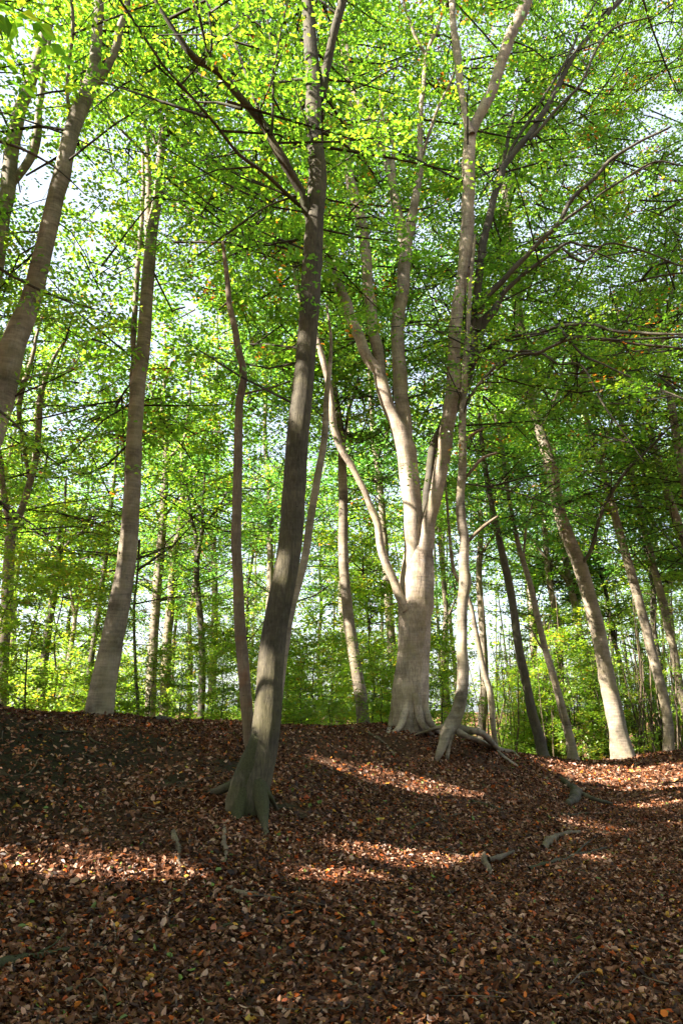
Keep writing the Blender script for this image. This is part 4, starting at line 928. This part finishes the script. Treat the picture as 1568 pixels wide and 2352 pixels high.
# ------------------------------------------------------------------ far wood
def far_wood():
    g = Geo(); rr = np.random.default_rng(3)
    n = 90
    a = rr.uniform(-48, 48, n); R = rr.uniform(48, 85, n)
    keep = ~((a < -4) & (rr.random(n) < .6)); a, R = np.radians(a[keep]), R[keep]; n = len(a)
    X = R*np.sin(a); Y = R*np.cos(a); Z = height(X, Y, False)
    H = rr.uniform(17, 26, n)
    A = np.stack([X, Y, Z-.3], -1); B = A+np.stack([rr.normal(0, 1.4, n), rr.normal(0, 1.4, n), H], -1)
    many_twigs(g, A[::2], B[::2], rr.uniform(.10, .22, n)[::2], 1, .012)
    k = 90
    C = (A[:, None]+(B-A)[:, None]*rr.uniform(.0, 1.0, (n, k, 1))**1.15 + rr.normal(0, 1, (n, k, 3))*np.array([2.6, 2.6, .8])).reshape(-1, 3)
    C = C[:, None] + rr.normal(0, 1, (len(C), 7, 3))*np.array([.5, .5, .18]); C = C.reshape(-1, 3)
    D = unit(rr.normal(0, 1, C.shape)*np.array([1, 1, .3])); Nn = unit(np.array([0, 0, 1])+rr.normal(0, .5, C.shape))
    leaves(g, C, D, Nn, rr.uniform(.22, .42, len(C)), np.clip(rr.normal(.45, .22, len(C)), 0, .95), 0, fold=.1)
    o = g.build('far_woodland', [M_pale, M_dark]); o['kind'] = 'stuff'; o['category'] = 'woodland'; o['label'] = 'distant green woodland closing the view behind the trunks'
    g = Geo(); n = 260                     # thicket of thin poles right of the rim
    px = rr.uniform(1080, 1700, n); Y = rr.uniform(24, 38, n); X = (px-784)/F*Y; Z = height(X, Y, False)
    A = np.stack([X, Y, Z-.2], -1); B = A+np.stack([rr.normal(0, .5, n), rr.normal(0, .5, n), rr.uniform(3, 6.5, n)], -1)
    many_twigs(g, A, B, rr.uniform(.018, .05, n), 0, .03)
    o = g.build('pole_thicket', [M_wood]); o['kind'] = 'stuff'; o['category'] = 'thicket'; o['label'] = 'dense thicket of thin pale poles under the trees beyond the rim'
far_wood()

# near leafy sprays hanging in from the tree at the frame edge
def near_sprays():
    t = empty('hanging_bough', tuple(at(-80, 500, 5.5)), 'leafy beech bough with large bright leaves hanging in from the frame edge', 'bough')
    g = Geo(); S = []; D = []; L = []
    main = [[(-260, 250, 26), (-120, 300, 14), (20, 330, 8), (120, 380, 4), (200, 450, 2)], [(-260, 520, 26), (-100, 560, 12), (40, 640, 7), (150, 690, 4), (260, 720, 2)],
            [(-260, 820, 20), (-100, 880, 10), (20, 960, 6), (100, 1040, 4), (170, 1090, 2)], [(-260, 1080, 14), (-60, 1120, 7), (40, 1180, 4), (110, 1230, 2)],
            ]
    for i, m in enumerate(main):
        P, R = limb3(m, 5.6+.3*i, .2); p, r = spline(P, R, .12); gg = Geo(); tube(gg, p, r, 7, 0, .05); gg.build('branch', [M_twig], t)
        k = [3, 14, 17, 9][i]; idx = RNG.integers(len(p)//3, len(p), k); a = RNG.uniform(0, 2*PI, k)
        S.append(p[idx]); D.append(np.stack([np.cos(a), np.sin(a), RNG.normal(-.15, .25, k)], -1)); L.append(RNG.uniform(.25, .6, k))
    foliage(g, np.vstack(S), np.vstack(D), np.concatenate(L), per=6, nleaf=7, size=.050, detail=True, tint_shift=.12, flat=.5, droop=.1, red=0, twig_r=.006)
    g.build('foliage', [M_leaf, M_twig], t)
near_sprays()

# ------------------------------------------------------------------ fallen wood
def stick(name, label, cat, pts, m=M_wood, lift=.02, extra=(), rough=.24, group=None):
    P, R = roots3(pts, lift=lift)
    t = empty(name, tuple(float(a) for a in P[0]), label, cat, group)
    p, r = spline(P, R, .05); p[:, :2] += np.stack([noise(p, 5, 1), noise(p, 5, 2)], -1)*.012
    p += np.stack([noise(p, 14, 5), noise(p, 14, 6), 0*r], -1)*(r*.5)[:, None]; r = r*(1+.18*noise(p, 18, 4)); z = height(p[:, 0], p[:, 1]) + r*.35 + lift*.4; p[:, 2] = np.maximum(p[:, 2], z) if lift > .05 else z
    g = Geo(); tube(g, p, r, 9, 0, rough, seed=sum(map(ord, label)) % 50, knots=3); g.build('stem' if cat != 'log' else 'wood', [m], t)
    for e in extra:
        P, R = roots3(e, lift=lift+.01); p, r = spline(P, R, .05); g = Geo(); tube(g, p, r, 7, 0, rough, seed=3); g.build('branch', [m], t)
stick('branch_piece', 'pale barkless broken branch pointing down the slope in the large sunny patch', 'branch', [(397, 1914, 12), (404, 1940, 14), (412, 1968, 13), (415, 2019, 8)])
stick('branch_piece', 'short broken branch lying just below the foot of the leaning trunk', 'branch', [(517, 1894, 9), (516, 1930, 12), (515, 1965, 11), (511, 1996, 8)])
stick('rotten_branch', 'thick-ended rotten pale branch tapering toward the middle of the slope', 'branch', [(524, 2042, 16), (542, 2058, 20), (570, 2060, 13), (610, 2068, 10), (650, 2080, 9), (676, 2088, 5)], lift=.03)
stick('mossy_log', 'long dark mossy log lying across the slope at the lower frame edge', 'log', [(-30, 2238, 22), (20, 2220, 22), (85, 2207, 18), (130, 2198, 14), (190, 2186, 14), (250, 2174, 8)], M_mossy, .03, extra=([(90, 2205, 5), (120, 2190, 4), (150, 2160, 2)],))
stick('grey_branch', 'short thick grey branch with an elbow under the mossy log', 'branch', [(72, 2245, 7), (100, 2268, 9), (130, 2287, 13), (160, 2280, 14), (192, 2268, 7)], extra=([(190, 2266, 5), (215, 2264, 5), (235, 2284, 6), (245, 2330, 4)],))
stick('bottom_branch', 'tan fallen branch at the bottom frame edge', 'branch', [(110, 2352, 12), (180, 2350, 14), (250, 2344, 11), (290, 2345, 10), (328, 2326, 7)])
stick('crooked_twig', 'dark crooked twig standing up beside the thin end of the rotten branch', 'twig', [(690, 2030, 5), (684, 2060, 6), (676, 2090, 6), (655, 2108, 6), (632, 2118, 3)], M_mossy, .03)
stick('long_twig', 'long thin grey twig snaking down in the leaves near the bottom centre', 'twig', [(680, 2150, 3), (684, 2185, 4), (705, 2208, 5), (750, 2222, 5), (775, 2250, 4), (800, 2262, 2)], lift=.02)
stick('pale_stick', 'short pale stick below the end of the long grey twig', 'branch', [(783, 2258, 6), (815, 2268, 9), (848, 2284, 6)])
stick('stump_piece', 'small gnarled grey stump piece with a side prong in the open leaves', 'stump', [(1112, 1964, 7), (1112, 1980, 16), (1120, 1996, 15), (1124, 2012, 8)], M_wood, .05, extra=([(1122, 1988, 12), (1145, 1984, 12), (1180, 1968, 6)],), rough=.25)
stick('long_branch', 'long straight dark branch lying in the open leaves right of the stump piece', 'branch', [(1216, 2001, 10), (1263, 1986, 10), (1333, 1967, 9), (1375, 1957, 7), (1405, 1946, 4)], M_mossy, .03, extra=([(1320, 1970, 4), (1350, 1942, 3), (1390, 1915, 2)],))
stick('white_ended_log', 'short log with a pale broken end beside a thin strip of sun', 'log', [(1246, 1952, 14), (1258, 1942, 20), (1272, 1930, 14), (1300, 1920, 12), (1332, 1916, 7)], M_wood, .04, rough=.22)
stick('thick_log', 'thick knobbly grey log with a long dark arm on the slope toward the path', 'log', [(1288, 1792, 9), (1305, 1810, 13), (1322, 1822, 20), (1320, 1838, 22), (1306, 1852, 12)], M_mossy, .05, extra=([(1326, 1826, 12), (1360, 1842, 11), (1405, 1854, 6)],), rough=.22)
stick('mossy_branch', 'thin mossy branch just below the thick knobbly log', 'branch', [(1285, 1872, 5), (1312, 1876, 8), (1345, 1870, 5), (1384, 1872, 6)], M_mossy)
stick('dark_branch', 'dark branch on the slope under the long strip of sun', 'branch', [(1080, 1842, 8), (1110, 1850, 9), (1168, 1866, 5)], M_mossy)
stick('slope_root', 'pale thin root running down the bank below the great beech', 'root', [(842, 1682, 6), (860, 1694, 6), (878, 1706, 6), (900, 1730, 5), (914, 1750, 4)])
stick('bank_root', 'dark root snaking over the bank at the frame edge hump', 'root', [(130, 1684, 4), (170, 1683, 5), (200, 1688, 6), (212, 1704, 5), (240, 1716, 3)], M_mossy)
stick('slope_branch', 'dark forked branch midway down the slope above the central sunny patch', 'branch', [(950, 1901, 7), (978, 1890, 8), (1003, 1882, 6), (1053, 1872, 4)], M_mossy, extra=([(1000, 1880, 4), (1030, 1896, 3)],))
stick('thin_fallen_twig', 'thin dark twig lying level across the lower centre leaves', 'twig', [(895, 2152, 4), (948, 2137, 6), (1010, 2132, 5), (1085, 2132, 3)], M_mossy)
stick('rising_twig', 'long thin dark twig slanting up from the bottom edge at the centre', 'twig', [(884, 2345, 4), (890, 2300, 5), (905, 2240, 4), (940, 2180, 3), (985, 2115, 2)], M_mossy)
stick('short_dark_branch', 'short dark branch at the lower edge of the shade, left of the sunny patch end', 'branch', [(72, 2116, 5), (110, 2098, 8), (162, 2087, 5)], M_mossy)
stick('curved_branch', 'curved dark branch along the lower rim of the large sunny patch', 'branch', [(288, 2087, 7), (305, 2074, 7), (325, 2066, 7), (362, 2072, 4)], M_mossy)
stick('arched_twig', 'arched mossy twig in the shaded leaves below the rotten branch', 'twig', [(484, 2156, 6), (500, 2142, 7), (520, 2132, 7), (556, 2131, 4)], M_mossy, .04)
stick('crest_log', 'short dark log end lying on the crest of the bank', 'log', [(356, 1656, 10), (372, 1652, 15), (400, 1656, 10)], M_dark, .04)
stick('thin_grey_twig', 'thin grey twig across the leaves above the central sunny patch', 'twig', [(975, 1930, 2), (1010, 1948, 4), (1060, 1955, 4), (1098, 1960, 3)])
stick('bank_twig', 'fine pale twig on the dark bare earth of the bank', 'twig', [(55, 1786, 3), (72, 1770, 3), (92, 1740, 2)])

def twig_litter():
    g = Geo(); n = 900; Y = np.sqrt(RNG.uniform(9, 17**2, n)); X = Y*RNG.uniform(-.6, .6, n); a = RNG.uniform(0, 2*PI, n); L = RNG.uniform(.06, .42, n)
    A = np.stack([X, Y, height(X, Y)+.03], -1); X2, Y2 = X+np.cos(a)*L, Y+np.sin(a)*L; B = np.stack([X2, Y2, height(X2, Y2)+RNG.uniform(.015, .06, n)], -1)
    many_twigs(g, A, B, RNG.uniform(.0015, .0055, n), 0, .07)
    o = g.build('fallen_twigs', [M_twig2]); o['kind'] = 'stuff'; o['category'] = 'twigs'; o['label'] = 'small broken twigs strewn through the fallen leaves'
M_twig2 = bark_material('fallen_twig_bark', (.05, .036, .026), (.20, .15, .11), .3, .2)
twig_litter()
# slender mushrooms among the shaded leaves
gm, ntm = mat('mushroom_flesh'); bm_ = nd(ntm, 'ShaderNodeBsdfPrincipled'); bm_.inputs['Base Color'].default_value = (.22, .17, .12, 1); bm_.inputs['Roughness'].default_value = .6
om = nd(ntm, 'ShaderNodeOutputMaterial'); ntm.links.new(bm_.outputs[0], om.inputs[0])
for i, (x, y, h) in enumerate([(204, 2152, .085), (210, 2155, .07), (238, 2160, .10), (262, 2172, .11), (270, 2166, .09), (364, 2118, .07), (385, 2110, .09)]):
    b = on_ground(x, y); t = empty('mushroom', tuple(float(v) for v in b), 'tiny thin-stalked pale mushroom standing in the shaded leaves', 'mushroom', 'thin pale mushrooms in the leaves')
    P = np.array([b-[0, 0, .01], b+[.004, 0, h*.5], b+[.01*(-1)**i, 0, h]]); p, r = spline(P, np.array([.0016, .0014, .0012]), .02)
    g = Geo(); tube(g, p, r, 6); g.build('stalk', [gm], t)
    Q = np.array([p[-1]-[0, 0, .006], p[-1]-[0, 0, .002], p[-1]+[0, 0, .004], p[-1]+[0, 0, .008]]); g = Geo(); tube(g, Q, np.array([.007, .009, .007, .002]), 8); g.build('cap', [gm], t)
